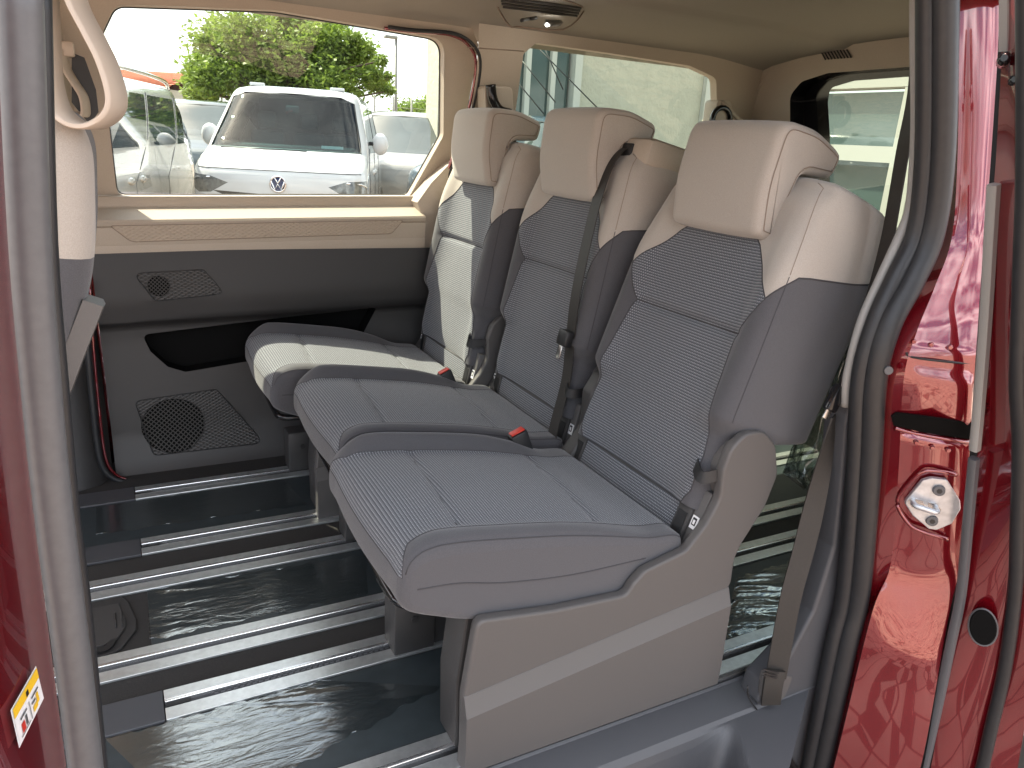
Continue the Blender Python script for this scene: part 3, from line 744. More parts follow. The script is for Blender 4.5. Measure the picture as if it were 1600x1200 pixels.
    for sg in (-1, 1):
        pts = []
        for t in lin(0, TL, 85)[:-1]:
            p, lat = G(t, sg*(qm-.004)); pts.append(bk(lat+sg*.0003, p.x, p.y))
        ob('headrest_seam', sweep(B(), pts, .0011, 5, closed=True), M['thread_beige'], hr)
        ob('headrest_post', sweep(B(), [bk(sg*.055, .80, .078), bk(sg*.055, .90, .072)], .0065, 10), M['steel'], hr)
        ob('post_collar', sweep(B(), [bk(sg*.055, .862, .077), bk(sg*.055, .870, .077)], .013, 10), M['beige_trim'], hr)
    # ---------- cushion
    cp = smooth2([(1.035, .400), (.94, .420), (.86, .437), (.74, .462), (.60, .484), (.50, .497), (.44, .497), (.405, .484), (.389, .458), (.385, .425), (.388, .395), (.408, .372), (.46, .348), (.54, .320), (.72, .288), (.90, .282), (1.02, .300)], 6)
    cp = [(p[0]+dx, p[1]) for p in cp]
    def cdisp(t, q, p):
        if p.y < .33 and p.x > .5+dx: return 0
        au = abs(q); rear = sst(1.0+dx, .84+dx, p.x)
        b = (.036 if q > 0 else .012)*math.exp(-((au-.224)/.028)**2)*rear*sst(.39, .47, p.y)*sst(.385+dx, .47+dx, p.x) + .008*math.cos(min(1, au/.19)*math.pi/2)*rear
        for gx in (.545, .865):
            b -= .006*math.exp(-((p.x-dx-gx-.03*math.sin(q*3))/.008)**2)*sst(.195, .175, au)*(1 if p.y > .4 else 0)
        return b
    Gc, TC, qc, posc, Lc = pillow(cp, .258, .020, disp=cdisp)
    # arc positions of a few stations
    def t_of(fn, lo=0, hi=.75):
        best = min((lo+(hi-lo)*i/600 for i in range(601)), key=lambda t: fn(posc(t)[0])); return best
    t_rear = t_of(lambda p: abs(p.x-dx-1.03)+abs(p.y-.40)); t_top = t_of(lambda p: abs(p.x-dx-.46)+abs(p.y-.495)); t_nose = t_of(lambda p: abs(p.x-dx-.389)+abs(p.y-.472)*2, hi=1.1); t_low = t_of(lambda p: abs(p.x-dx-.42)+abs(p.y-.368)*2, hi=1.1)
    to3 = lambda t, q: (lambda r: Vector((r[0].x, oy+r[1], r[0].y)))(Gc(t, q))
    ts = sorted(set([round(x, 4) for x in lin(0, t_low, 90)+lin(t_low, TC, 40)])); qs = sorted(set([round(x, 4) for x in lin(-qc, qc, 40)+lin(-.26, -.18, 12)+lin(.18, .26, 12)]))
    ci = [(t_rear-.02, -.205), (t_rear+.45, -.205), (t_top-.015, -.200), (t_top+.045, -.212), (t_nose+.0, -.244), (t_nose+.022, -.252), (t_nose+.022, .250), (t_nose, .236), (t_top+.045, .198), (t_top-.015, .186), (t_rear+.45, .186), (t_rear-.02, .186)]
    res = patch(lambda u, v: to3(u, v), ts, qs, [('insert', ci)])
    uvl = res['insert'].loops.layers.uv['UVMap']
    for f in res['insert'].faces:
        for lp_ in f.loops: lp_[uvl].uv = (lp_[uvl].uv[1], lp_[uvl].uv[0])
    bm = res[None]
    for sg in (-1, 1):
        ring = []
        for t in lin(0, TC, 141)[:-1]: ring.append(bm.verts.new(to3(t, sg*qc)))
        f = bm.faces.new(ring if sg > 0 else ring[::-1]); bmesh.ops.triangulate(bm, faces=[f])
    cu = ob('cushion', bm, M['grey_fabric'], seat, angle=50)
    ob('cushion_insert', res['insert'], M['insert'], cu)
    def cseam(poly, r=.0012, m=M['thread']):
        pts = []
        for i in range(len(poly)-1):
            p, q = poly[i], poly[i+1]; k = max(2, int(math.hypot(q[0]-p[0], q[1]-p[1])/.012))
            pts += [to3(p[0]+(q[0]-p[0])*j/k, p[1]+(q[1]-p[1])*j/k) for j in range(k)]
        pts.append(to3(*poly[-1])); ob('seam', sweep(B(), pts, r, 5), m, cu)
    cseam(ci[:6]+ci[6:])
    for sg in (-1, 1):
        cseam([(t_rear, sg*.252), (t_top+.03, sg*.250), (t_nose+.012, sg*.256)], .0013)
        ys_ = oy+sg*(.258+.0004)
        ob('seam', sweep(B(), smooth_path([(.935+dx, ys_, .372), (.75+dx, ys_, .376), (.60+dx, ys_, .395), (.50+dx, ys_, .418), (.418+dx, ys_, .425)], 6), .0013, 5), M['thread'], cu)
    for gx in (.545, .865):
        tt = t_of(lambda p: abs(p.x-dx-gx)+(1 if p.y < .4 else 0))
        cseam([(tt-.03*math.sin(q*3), q) for q in lin(-.18, .18, 12)], .0009, M['thread'])
    # ---------- base: near side cover with round recliner housing
    cov = rpoly([(.512, .006), (.507, .175), (.528, .345), (.70, .322), (.875, .312), (.888, .335), (.915, .360), (1.023, .385), (1.070, .440), (1.096, .493), (1.092, .560), (1.106, .612), (1.145, .642), (1.195, .640), (1.240, .598), (1.262, .525), (1.240, .450), (1.185, .365), (1.172, .330), (1.174, .270), (1.160, .240), (1.172, .205), (1.170, .006)], [.012, .05, .02, .03, .02, .02, .03, .03, .03, .05, .04, .05, .05, .05, .05, .05, .06, .05, .03, .02, .01, .02, .01], 4)
    def cover(y0, y1, name, m, poly):
        bm = plate(B(), [(p[0]+dx, p[1]) for p in poly], 'y', y0, y1, .006, 3)
        return ob(name, bm, m, seat, angle=30)
    yn = oy-.285; crease = None
    cv = cover(yn, oy-.2605, 'side_cover', M['base_plastic'], cov)
    # lower skirt stands slightly proud below a rising crease
    sk = rpoly([(.510, .004), (.505, .176), (1.158, .236), (1.170, .206), (1.168, .004)], [.006, .012, .01, .01, .006], 3)
    bm = B(); A = [bm.verts.new((p[0]+dx, yn-.012*(1-sst(.12, .26, p[1]-.0*p[0]))-.002, p[1])) for p in sk]; C = [bm.verts.new((p[0]+dx, yn+.03, p[1])) for p in sk]
    sf = [bm.faces.new(A), bm.faces.new(C[::-1])]+[bm.faces.new((A[i], C[i], C[(i+1) % len(sk)], A[(i+1) % len(sk)])) for i in range(len(sk))]
    # sloping shoulder along the crease
    bm.free(); bm = B()
    def crz(x): return interp(x, [.505, 1.16], [.150, .232])
    rows = []
    xs_ = lin(.508, 1.166, 14)
    for x in xs_:
        c = crz(x); rows.append([bm.verts.new((x+dx, yn+o_, z)) for o_, z in ((.004, c+.030), (-.001, c+.027), (-.014, c-.006), (-.017, c-.012), (-.019, .06), (-.017, .003), (.02, .003))])
    for i in range(len(xs_)-1):
        for k in range(6): bm.faces.new((rows[i][k], rows[i+1][k], rows[i+1][k+1], rows[i][k+1]))
    bm.faces.new(rows[0]); bm.faces.new(rows[-1][::-1])
    ob('cover_skirt', bm, M['base_plastic'], cv, angle=25)
    # recliner housing: raised inner ring
    cc = Vector((1.170+dx, 0, .535))
    bm = plate(B(), [(cc.x+.012+.082*math.cos(k*math.pi/14), cc.z+.092*math.sin(k*math.pi/14)) for k in range(28)], 'y', oy-.262, oy-.205, .012, 3); ob('recliner_drum', bm, M['base_plastic'], cv, angle=30)
    # front face of the near pedestal
    fp = rpoly([(.516, .006), (.512, .170), (.528, .33), (.62, .33), (.62, .006)], .008, 3); bm = plate(B(), [(p[0]+dx, p[1]) for p in fp], 'y', oy-.236, oy-.150, .006, 2); ob('pedestal', bm, M['mid_trim'], seat, angle=30)
    bm = box(B(), .60+dx, 1.14+dx, oy-.236, oy-.17, .01, .30, .006); ob('pedestal', bm, M['dark_trim'], seat, angle=30)
    # far side cover and foot
    far = rpoly([(.60, .03), (.60, .27), (.86, .29), (1.01, .36), (1.085, .47), (1.085, .57), (1.12, .625), (1.19, .63), (1.24, .56), (1.22, .44), (1.16, .34), (1.15, .03)], .03, 4)
    bm = plate(B(), [(p[0]+dx, p[1]) for p in far], 'y', oy+.215, oy+.268, .012, 3); ob('far_side_cover', bm, M['mid_trim'], seat, angle=30)
    bm = box(B(), .495+dx, .60+dx, oy+.085, oy+.165, .004, .155, .006); ft = ob('foot', bm, M['mid_trim'], seat, angle=30)
    ob('foot_bolt', sweep(B(), [(.545+dx, oy+.086, .10), (.545+dx, oy+.080, .10)], .009, 10), M['dark_trim'], ft)
    ob('foot_link', sweep(B(), [(.57+dx, oy+.11, .14), (.66+dx, oy+.11, .30)], .018, 8), M['dark_trim'], ft)
    bm = box(B(), .60+dx, 1.13+dx, oy+.095, oy+.155, .006, .28, .004); ob('foot_rear', bm, M['dark_trim'], seat, angle=30)
    bm = box(B(), .56+dx, 1.10+dx, oy-.20, oy+.20, .255, .30, .006); ob('seat_pan', bm, M['black'], seat, angle=30)
    rb = smooth_path([(.62+dx, oy+.20, .315), (.48+dx, oy+.20, .325), (.435+dx, oy+.185, .325), (.430+dx, oy+.12, .318), (.430+dx, oy-.06, .302), (.440+dx, oy-.115, .300), (.49+dx, oy-.13, .300), (.62+dx, oy-.13, .300)], 6)
    ob('release_bar', sweep(B(), rb, .011, 10), M['gloss_black'], seat)
    # small black strap between backrest and housing, and the buckle on the far side
    def strap(name, path, wv, w_, m, parent, th=.0015):
        P = [Vector(p) for p in path]; bm = B(); rows = []
        for i, p in enumerate(P):
            t = (P[min(i+1, len(P)-1)]-P[max(i-1, 0)]).normalized(); wd = Vector(wv[i] if isinstance(wv, list) else wv); wd = (wd-t*wd.dot(t)).normalized(); nn = t.cross(wd).normalized()
            rows.append([bm.verts.new(p+wd*(sx*w_/2)+nn*(sy*th)) for sx, sy in ((-1, -1), (1, -1), (1, 1), (-1, 1))])
        for i in range(len(rows)-1):
            for k in range(4): bm.faces.new((rows[i][k], rows[i][(k+1) % 4], rows[i+1][(k+1) % 4], rows[i+1][k]))
        bm.faces.new(rows[0][::-1]); bm.faces.new(rows[-1])
        return ob(name, bm, m, parent, angle=40)
    seat['_s'] = 0
    strap('release_strap', smooth_path([bk(-.205, .195, .0), bk(-.225, .190, -.016), bk(-.255, .178, -.02), (1.105+dx, oy-.272, .548), (1.118+dx, oy-.280, .548)], 5), tuple(T_), .026, M['black'], seat)
    for dxx, tilt, big in extras:
        c = Vector((.895+dx+dxx, oy+.236, .432)); bm = box(B(), -.022, .022, -.013, .013, -.055, .045, .005)
        R = Matrix.Rotation(math.radians(tilt), 4, 'Y')
        for v in bm.verts: v.co = c+(R @ v.co)*big
        bq = ob('belt_buckle', bm, M['black'], seat, angle=40)
        bm = box(B(), -.017, .017, -.009, .009, .0455, .049, .001)
        for v in bm.verts: v.co = c+(R @ v.co)*big
        ob('buckle_button', bm, M['red_button'], bq, angle=40)
    del seat['_s']
    return seat, bk, strap, dx
S1, bk1, strap, dx1 = make_seat('nearest of the three seats, its outer side cover beside the open door', 1.025, 1.3425, 19.2, extras=((0, -22, 1.15),))
S2, bk2, _, dx2 = make_seat('middle seat with a belt running down over its shoulder', 1.060, 1.905, 11.5, extras=((-.01, -24, 1.05),))
S3, bk3, _, dx3 = make_seat('farthest seat, partly sunlit under the far window', 1.005, 2.462, 11.5, extras=())
# shoulder belt outlet and belt of the middle seat
bm = box(B(), -.262, -.110, .815, .893, .022, .215, .024)
for v in bm.verts: v.co = bk2(v.co.x, v.co.y, v.co.z)
bo = ob('belt_outlet', bm, M['beige_trim'], S2, angle=40)
bm = box(B(), -.190, -.120, .838, .872, .016, .0235, .003)
for v in bm.verts: v.co = bk2(v.co.x, v.co.y, v.co.z)
ob('outlet_slot', bm, M['black'], bo, angle=40)
sb = thing('seat_belt', 'black belt hanging down over the middle seat, with a metal tongue', 'seat belt', bk2(-.14, 0, 0))
bp_ = smooth_path([bk2(-.150, .858, .05), bk2(-.152, .853, .010), bk2(-.158, .80, -.020), bk2(-.165, .70, -.034), bk2(-.185, .55, -.044), bk2(-.20, .42, -.044), bk2(-.205, .30, -.026), bk2(-.215, .20, -.016), bk2(-.225, .06, -.022), bk2(-.235, -.01, -.02)], 6)
strap('webbing', bp_, (0, 1, 0), .044, M['belt'], sb, .0012)
bm = box(B(), -.228, -.180, .300, .345, -.060, -.036, .004)
for v in bm.verts: v.co = bk2(v.co.x, v.co.y, v.co.z)
tg_ = ob('tongue_grip', bm, M['black'], sb, angle=40)
bm = box(B(), -.212, -.192, .262, .302, -.056, -.053, .001)
for v in bm.verts: v.co = bk2(v.co.x, v.co.y, v.co.z)
ob('tongue', bm, M['steel'], sb, angle=40)
# ================================================================ door opening: pillars, seals, sill, sliding door
def path_at(pts, y, n=5):
    """points (px,py[,y]) back in the scene at depth y, smoothed"""
    return smooth_path([at(p[0], p[1], y=(p[2] if len(p) > 2 else y)) for p in pts], n)
# ---- front pillar of the opening (left): painted flange, fat light-grey seal, thin dark lip
PL = [(-20, -60), (2, 375), (20, 631), (36, 800), (56, 940), (75, 1080), (98, 1260)]
def ribbon_between(name, L, R, m, parent, yL, yR, bulge=0, n=10, nl=4):
    """skin between two traced edges at their own depths"""
    a = smooth_path([at(*p, y=yL) for p in L], nl); b = smooth_path([at(*p, y=yR) for p in R], nl)
    k = min(len(a), len(b)); bm = B(); g = []
    for i in range(k):
        row = []
        for j in range(n+1):
            t = j/n; p = a[i].lerp(b[i], t); p.y -= bulge*math.sin(t*math.pi); row.append(bm.verts.new(p))
        g.append(row)
    for i in range(k-1):
        for j in range(n): bm.faces.new((g[i][j], g[i][j+1], g[i+1][j+1], g[i+1][j]))
    return ob(name, bm, m, parent)
def at_clip(p, y): return at(*p, y=y)
LEFT0 = [(-160, -60), (-140, 375), (-120, 631), (-110, 800), (-100, 940), (-90, 1080), (-70, 1260)]
PR = [(-10, -60), (12, 375), (34, 631), (52, 800), (70, 940), (88, 1080), (112, 1260)]
BP = ribbon_between('front_pillar', LEFT0, PR, M['red_paint'], VAN, .66, .84, .03)
sealL = smooth_path([at(*p, y=.86) for p in ((28, -60), (46, 375), (66, 631), (84, 800), (102, 940), (120, 1080), (141, 1260))], 6)
SL = ob('front_pillar_seal', sweep(B(), sealL, .0190, 14), M['rubber_light'], VAN)
lipL = smooth_path([at(*p, y=.895) for p in ((64, -60), (76, 375), (94, 600), (112, 800), (130, 940), (145, 1080), (163, 1260))], 6)
ob('seal_lip', sweep(B(), lipL, .0085, 10), M['rubber'], SL)
lipM = smooth_path([at(*p, y=.872) for p in ((56, -60), (68, 375), (86, 600), (104, 800), (121, 940), (137, 1080), (156, 1260))], 6)
ob('seal_groove', sweep(B(), lipM, .0060, 8), M['black'], SL)
# warning sticker on the painted pillar
def ypil(px, py):
    L0 = interp(py, [p[1] for p in LEFT0], [p[0] for p in LEFT0]); R0 = interp(py, [p[1] for p in PR], [p[0] for p in PR]); t = .5
    aL, aR = at(L0, py, y=.66), at(R0, py, y=.84)
    for _ in range(20):
        y = .66+.18*t-.03*math.sin(t*math.pi); q = at(px, py, y=y); t = max(0, min(1, (q.x-aL.x)/(aR.x-aL.x)))
    return y
SC = [at(*p, y=ypil(*p)-.003) for p in ((48, 1044), (60, 1092), (23, 1166), (10, 1110))]
nrm = (SC[1]-SC[0]).cross(SC[3]-SC[0]).normalized()
if nrm.y > 0: nrm = -nrm
def quadplate(name, pts, m, parent, off):
    bm = B(); bm.faces.new([bm.verts.new(p+nrm*(off+.004)) for p in pts]); return ob(name, bm, m, parent, smooth=False)
STK = thing('warning_sticker', 'small white sticker with yellow heading on the red pillar', 'sticker', SC[2])
def sq(u, v): return (SC[0].lerp(SC[1], v)).lerp(SC[3].lerp(SC[2], v), u)
quadplate('sticker_sheet', SC, M['white'], STK, .001)
quadplate('yellow_heading', [sq(0, 0), sq(0, .30), sq(1, .26), sq(1, 0)], M['yellow'], STK, .0015)
for u0, v0, u1, v1, mm in ((.44, .10, .53, .24, 'black'), (.12, .42, .40, .47, 'strip_dark'), (.16, .52, .24, .80, 'yellow'), (.28, .56, .42, .62, 'strip_dark'), (.24, .70, .40, .86, 'yellow'), (.49, .40, .51, .92, 'strip_dark'), (.60, .44, .86, .49, 'strip_dark'), (.64, .56, .70, .82, 'strip_dark'), (.74, .60, .86, .84, 'red_button'), (.56, .86, .92, .89, 'strip_dark')):
    quadplate('printed_mark', [sq(u0, v0), sq(u0, v1), sq(u1, v1), sq(u1, v0)], M[mm], STK, .002)
bm = B(); bm.faces.new([bm.verts.new(p+nrm*.0044) for p in (sq(-.03, -.03), sq(-.03, 1.03), sq(1.03, 1.03), sq(1.03, -.03))]); ob('sticker_border', bm, M['white'], STK, smooth=False)
# ---- grab handles on the front pillars
def loop_handle(px, y, w_, parent, m, th=.003):
    P = smooth_path([at(*p, y=y) for p in px], 6); bm = B(); rows = []
    for i, p in enumerate(P):
        t = (P[min(i+1, len(P)-1)]-P[max(i-1, 0)]).normalized(); nn = t.cross(Vector((0, 1, 0))).normalized()
        rows.append([bm.verts.new(p+Vector((.38*sx*w_/2, .92*sx*w_/2, 0))+nn*(sy*th)) for sx, sy in ((-1, -.6), (-.9, -1), (.9, -1), (1, -.6), (1, .6), (.9, 1), (-.9, 1), (-1, .6))])
    for i in range(len(rows)-1):
        for k in range(8): bm.faces.new((rows[i][k], rows[i][(k+1) % 8], rows[i+1][(k+1) % 8], rows[i+1][k]))
    bm.faces.new(rows[0][::-1]); bm.faces.new(rows[-1])
    return ob('grab_strap', bm, m, parent, angle=50)
M['handle'] = mat('handle', (.50, .42, .34), .5)
gh = thing('grab_handle', 'large beige loop strap hanging beside the near front pillar', 'grab handle', at(110, -40, y=1.08))
loop_handle([(70, -70), (72, 0), (76, 80), (80, 130), (94, 172), (120, 194), (150, 196), (176, 178), (182, 150), (168, 100), (146, 55), (122, 8), (108, -40)], 1.06, .052, gh, M['handle'], .0035)
gh2 = thing('grab_handle', 'small beige loop strap on the far front pillar', 'grab handle', at(100, 70, y=2.62))
loop_handle([(99, 78), (103, 105), (116, 128), (130, 150), (134, 172), (131, 181), (120, 176)], 2.60, .05, gh2, M['handle'], .004)
bm = box(B(), -.03, .03, -.02, .02, -.02, .02, .006); c = at(97, 76, y=2.61)
for v in bm.verts: v.co += c
ob('handle_bracket', bm, M['handle'], gh2, angle=40)
bm = plate(B(), [(at(*p, y=2.64).x, at(*p, y=2.64).z) for p in ((112, 82), (132, 90), (150, 140), (154, 175), (140, 195), (112, 160))], 'y', 2.636, 2.66); ob('belt_opening', bm, M['black'], VAN, smooth=False)
# ---- back of the front seat at the left edge
FS = thing('front_seat', 'back of a front seat in beige and grey cloth at the left edge', 'seat', at(60, 700, y=1.25))
fprof = smooth2([(at(*p, y=1.28).x, at(*p, y=1.28).z) for p in ((95, 570), (118, 505), (140, 430), (150, 370), (150, 290), (145, 225), (120, 180), (70, 165), (20, 200), (0, 330), (10, 500), (60, 600))], 6)
G, TL, qm, pos, LL = pillow(fprof, .235, .05)
bmA, bmB = B(), B()
ts = lin(0, TL, 81); qs = lin(-qm, qm, 28)
zc_b = at(100, 406, y=1.06).z
grid = [[(lambda r: Vector((r[0].x, 1.29+r[1], r[0].y)))(G(t, q)) for t in ts[:-1]] for q in qs]
va, vb = {}, {}
def putf(bm, vd, ids):
    L = []
    for i in ids:
        if i not in vd: vd[i] = bm.verts.new(grid[i[0]][i[1]])
        L.append(vd[i])
    bm.faces.new(L)
for j in range(len(qs)-1):
    for i in range(80):
        ids = [(j, i), (j, (i+1) % 80), (j+1, (i+1) % 80), (j+1, i)]
        c = sum((grid[a][b] for a, b in ids), Vector())/4
        if c.z > zc_b and c.x < .0 - .03*(c.z < 1.1)*0 and c.y < 1.16: putf(bmB, vb, ids)
        else: putf(bmA, va, ids)
for bm_, jj in ((bmB, 0), (bmA, len(qs)-1)):
    f = bm_.faces.new([bm_.verts.new(p) for p in grid[jj]]); bmesh.ops.triangulate(bm_, faces=[f])
fb = ob('backrest', bmA, M['grey_fabric'], FS); ob('shoulder_cover', bmB, M['beige_fabric'], fb)
bm = sweep(B(), [at(146, 468, y=1.10), at(118, 540, y=1.10), at(92, 610, y=1.10)], .024, 4, sec=[(-.5, -1), (.5, -1), (.62, 0), (.5, 1), (-.5, 1), (-.62, 0)]); ob('armrest', bm, M['base_plastic'], FS, angle=30)
bm = sweep(B(), [at(142, 500, y=1.09), at(116, 560, y=1.09), at(94, 605, y=1.09)], .004, 6); ob('armrest_gap', bm, M['dark_trim'], FS)
# ---- rear pillar of the opening (right): beige edging, double rubber seal
IN = [(1431, -60), (1430, 60), (1431, 200), (1424, 310), (1413, 352), (1376, 434), (1345, 506), (1324, 590), (1321, 634)]
ob('pillar_edging', sweep(B(), smooth_path([at(*p, y=.972) for p in IN], 6), .0100, 10), M['strip_grey'], VAN)
SC_IN = [(1447, -60), (1447, 60), (1444, 250), (1430, 365), (1398, 434), (1366, 506), (1343, 594), (1335, 735), (1319, 925), (1300, 1012), (1262, 1200), (1245, 1270)]
SC_OUT = [(1474, -60), (1474, 60), (1470, 250), (1455, 365), (1424, 440), (1388, 508), (1366, 594), (1358, 735), (1342, 925), (1322, 1012), (1282, 1200), (1265, 1270)]
s1 = smooth_path([at(*p, y=.945) for p in SC_IN], 6); s2 = smooth_path([at(*p, y=.925) for p in SC_OUT], 6)
SR_ = ob('door_seal', sweep(B(), s2, .0245, 14), M['rubber'], VAN); ob('seal_lip', sweep(B(), s1, .0175, 12), M['rubber'], SR_)
# ---- painted rear pillar between seal and sliding door
EL = [(1486, -60), (1486, 60), (1483, 250), (1468, 372), (1440, 434), (1400, 508), (1377, 594), (1370, 735), (1352, 925), (1332, 1012), (1292, 1200), (1275, 1270)]
EM = [(1500, -60), (1499, 60), (1496, 250), (1487, 372), (1460, 450), (1432, 520), (1412, 594), (1404, 735), (1392, 880), (1362, 960), (1315, 1150), (1285, 1270)]
ER = [(1560, -60), (1560, 60), (1548, 250), (1540, 350), (1533, 434), (1528, 508), (1522, 594), (1513, 735), (1500, 880), (1480, 975), (1445, 1170), (1418, 1270)]
def three_edge(name, A_, yA, C_, yC, m, parent, n, fy=None):
    ya = yA if isinstance(yA, list) else [yA]*len(A_); yc = yC if isinstance(yC, list) else [yC]*len(C_)
    a = smooth_path([at(*p, y=q) for p, q in zip(A_, ya)], 10); b = smooth_path([at(*p, y=q) for p, q in zip(C_, yc)], 10); bm = B(); g = []
    for i in range(len(a)):
        row = []
        for j in range(n+1):
            t = j/n; p = a[i].lerp(b[i], t)
            if fy: p.y += fy(t, p.z)
            row.append(bm.verts.new(p))
        g.append(row)
    for i in range(len(a)-1):
        for j in range(n): bm.faces.new((g[i][j], g[i][j+1], g[i+1][j+1], g[i+1][j]))
    return ob(name, bm, m, parent)
def tb(py): return .11*max(0, 540-py)/600          # the body leans inwards above the waist
YM = [.885+tb(p[1]) for p in EM]
CP = three_edge('rear_pillar', EL, [.925+tb(p[1]) for p in EL], EM, YM, M['red_paint'], VAN, 4)
zst = at(1460, 785, y=.86).z; zslot = at(1460, 668, y=.86).z; zstep = at(1440, 545, y=.86).z
def face_relief(t, z):
    e = sst(0, .12, t)*sst(1, .88, t); d = 0
    d += .018*e*math.exp(-((z-zslot)/.016)**4)                      # rail slot
    d += .003*e*sst(zstep-.004, zstep+.010, z)                      # recessed upper field
    d -= .010*e*math.exp(-((z-(zslot+.075))/.055)**6)
    d += .016*e*math.exp(-((z-(zst-.21))/.07)**2)*math.sin(t*3.1)   # soft dip below the striker
    d -= .012*e*math.exp(-((z-(zst-.36))/.06)**2)*math.sin(t*2.4+.4)
    return d
FPc = [at(*p, y=.885) for p in EM]; 
def ysolve(pe, pr_):
    # depth of the right edge for which the face turns half forwards, half outwards
    b0 = .885+tb(pe[1]); a0 = at(*pe, y=b0); lo, hi = b0-.19, b0
    for _ in range(30):
        m_ = (lo+hi)/2
        if at(*pr_, y=m_).x-a0.x > (b0-m_)*1.1: lo, hi = lo, m_
        else: lo, hi = m_, hi
    return (lo+hi)/2
YR = [ysolve(p, q) for p, q in zip(EM, ER)]
a = smooth_path([at(*p, y=q) for p, q in zip(EM, YM)], 26); b = smooth_path([at(*p, y=q) for p, q in zip(ER, YR)], 26); bm = B(); g = []
for i in range(len(a)):
    row = []
    for j in range(17):
        t = j/16; p = a[i].lerp(b[i], t); p.y += face_relief(t, p.z)-.010*math.sin(t*math.pi); row.append(bm.verts.new(p))
    g.append(row)
for i in range(len(a)-1):
    for j in range(16): bm.faces.new((g[i][j], g[i][j+1], g[i+1][j+1], g[i+1][j]))
ob('pillar_face', bm, M['red_paint'], CP)
def ex(E_, py):
    return interp(py, [p[1] for p in E_], [p[0] for p in E_])
def fp_(px, py, off=0):
    """point on the painted pillar face under a traced mark, lifted off metres towards the door opening"""
    t = (px-ex(EM, py))/(ex(ER, py)-ex(EM, py)); yr = interp(py, [p[1] for p in ER], YR); y = .885+tb(py)-(.885+tb(py)-yr)*t
    for _ in range(6):
        z = at(px, py, y=y).z; y = .885+tb(py)-(.885+tb(py)-yr)*t+face_relief(max(0, min(1, t)), z)-.010*math.sin(max(0, min(1, t))*math.pi)
    return at(px, py, y=y)+Vector((-.70, -.70, 0))*off
def pxplate(name, pts, o0, o1, m, parent, r=0, bev=0):
    P2 = rpoly(pts, r) if r else [Vector(p).to_2d() for p in pts]
    bm = B(); a = [bm.verts.new(fp_(p.x, p.y, o1)) for p in P2]; b = [bm.verts.new(fp_(p.x, p.y, o0)) for p in P2]; n = len(P2)
    fs = [bm.faces.new(a), bm.faces.new(b[::-1])]+[bm.faces.new((a[i], b[i], b[(i+1) % n], a[(i+1) % n])) for i in range(n)]
    bmesh.ops.recalc_face_normals(bm, faces=fs)
    if bev: bmesh.ops.bevel(bm, geom=list(fs[0].edges), offset=bev, segments=2, affect='EDGES', profile=.5)
    return ob(name, bm, m, parent, angle=35)
pxplate('roller_slot', [(1392, 650), (1400, 644), (1460, 652), (1520, 660), (1519, 686), (1450, 677), (1396, 664)], -.004, .004, M['void'], CP)
ob('slot_rim', sweep(B(), [fp_(x, y, .004) for x, y in ((1398, 668), (1425, 675), (1450, 680), (1480, 685), (1513, 690))], .005, 8), M['red_paint'], CP)
c = at(1387, 578, y=.90); ob('plug', sweep(B(), [c, c+Vector((-.003, -.005, 0))], .0085, 12), M['strip_dark'], CP)
for px, py in ((1432, 692), (1457, 700), (1482, 704), (1428, 534), (1455, 539), (1485, 543)):
    c = fp_(px, py); ob('weld_dimple', sweep(B(), [fp_(px, py, -.003), fp_(px, py, .0022)], [.0055, .0035], 10), M['red_paint'], CP)
ob('pillar_crease', sweep(B(), smooth_path([fp_(*p, .001) for p in ((1416, 551), (1422, 557), (1460, 563), (1522, 569))], 4), .0024, 6), M['black'], CP)
ST = pxplate('striker_plate', [(1412, 783), (1440, 749), (1455, 745), (1479, 748), (1499, 780), (1500, 793), (1486, 816), (1462, 826), (1450, 824), (1425, 803)], -.004, .008, M['zinc'], CP, 6, .002)
for pth in (((1402, 784), (1406, 772), (1434, 742), (1452, 735), (1480, 738), (1494, 742)), ((1402, 788), (1408, 802), (1424, 822), (1446, 832), (1466, 838), (1480, 842))):
    ob('plate_emboss', sweep(B(), smooth_path([fp_(*p, .001) for p in pth], 3), .0045, 8), M['red_paint'], CP)
pxplate('striker_bed', [(1416, 780), (1424, 775), (1464, 786), (1470, 795), (1464, 801), (1424, 790)], .006, .0095, M['steel'], ST, 4)
ob('striker_bar', sweep(B(), smooth_path([fp_(1425, 781, .006), fp_(1425, 781, .022), fp_(1430, 783, .028), fp_(1444, 787, .029), fp_(1456, 791, .028), fp_(1461, 792, .022), fp_(1461, 792, .006)], 4), .0058, 10), M['zinc'], ST)
for px, py in ((1466, 764), (1455, 811)):
    h = ob('bolt', sweep(B(), [fp_(px, py, .006), fp_(px, py, .0125)], [.0125, .0108], 16), M['strip_dark'], ST, angle=40); ob('bolt_socket', sweep(B(), [fp_(px, py, .0122), fp_(px, py, .0130)], .0058, 6), M['black'], h, smooth=False)
# dark channel closing the gap between the pillar and the door edge
three_edge('gap_channel', ER, YR, [(p[0]+30, p[1]) for p in ER], [q+.01 for q in YR], M['void'], CP, 2)
# soft reflection-free rubber strips between pillar and door
def strip(pts, y, r, m, name):
    return ob(name, sweep(B(), smooth_path([at(*p, y=y) for p in pts], 6), r, 4, sec=[(-1, -.6), (-.7, -1), (.7, -1), (1, -.6), (1, .6), (.7, 1), (-.7, 1), (-1, .6)]), m, VAN, angle=40)
strip([(1572, -60), (1573, 0), (1572, 78)], .765, .0085, M['strip_grey'], 'gap_strip')
strip([(1553, 288), (1549, 350), (1540, 500), (1529, 640), (1523, 703)], .765, .0085, M['strip_grey'], 'gap_strip')
strip([(1522, 716), (1514, 800), (1502, 925), (1487, 1000), (1466, 1100), (1443, 1202), (1425, 1270)], .765, .0085, M['strip_dark'], 'gap_strip')
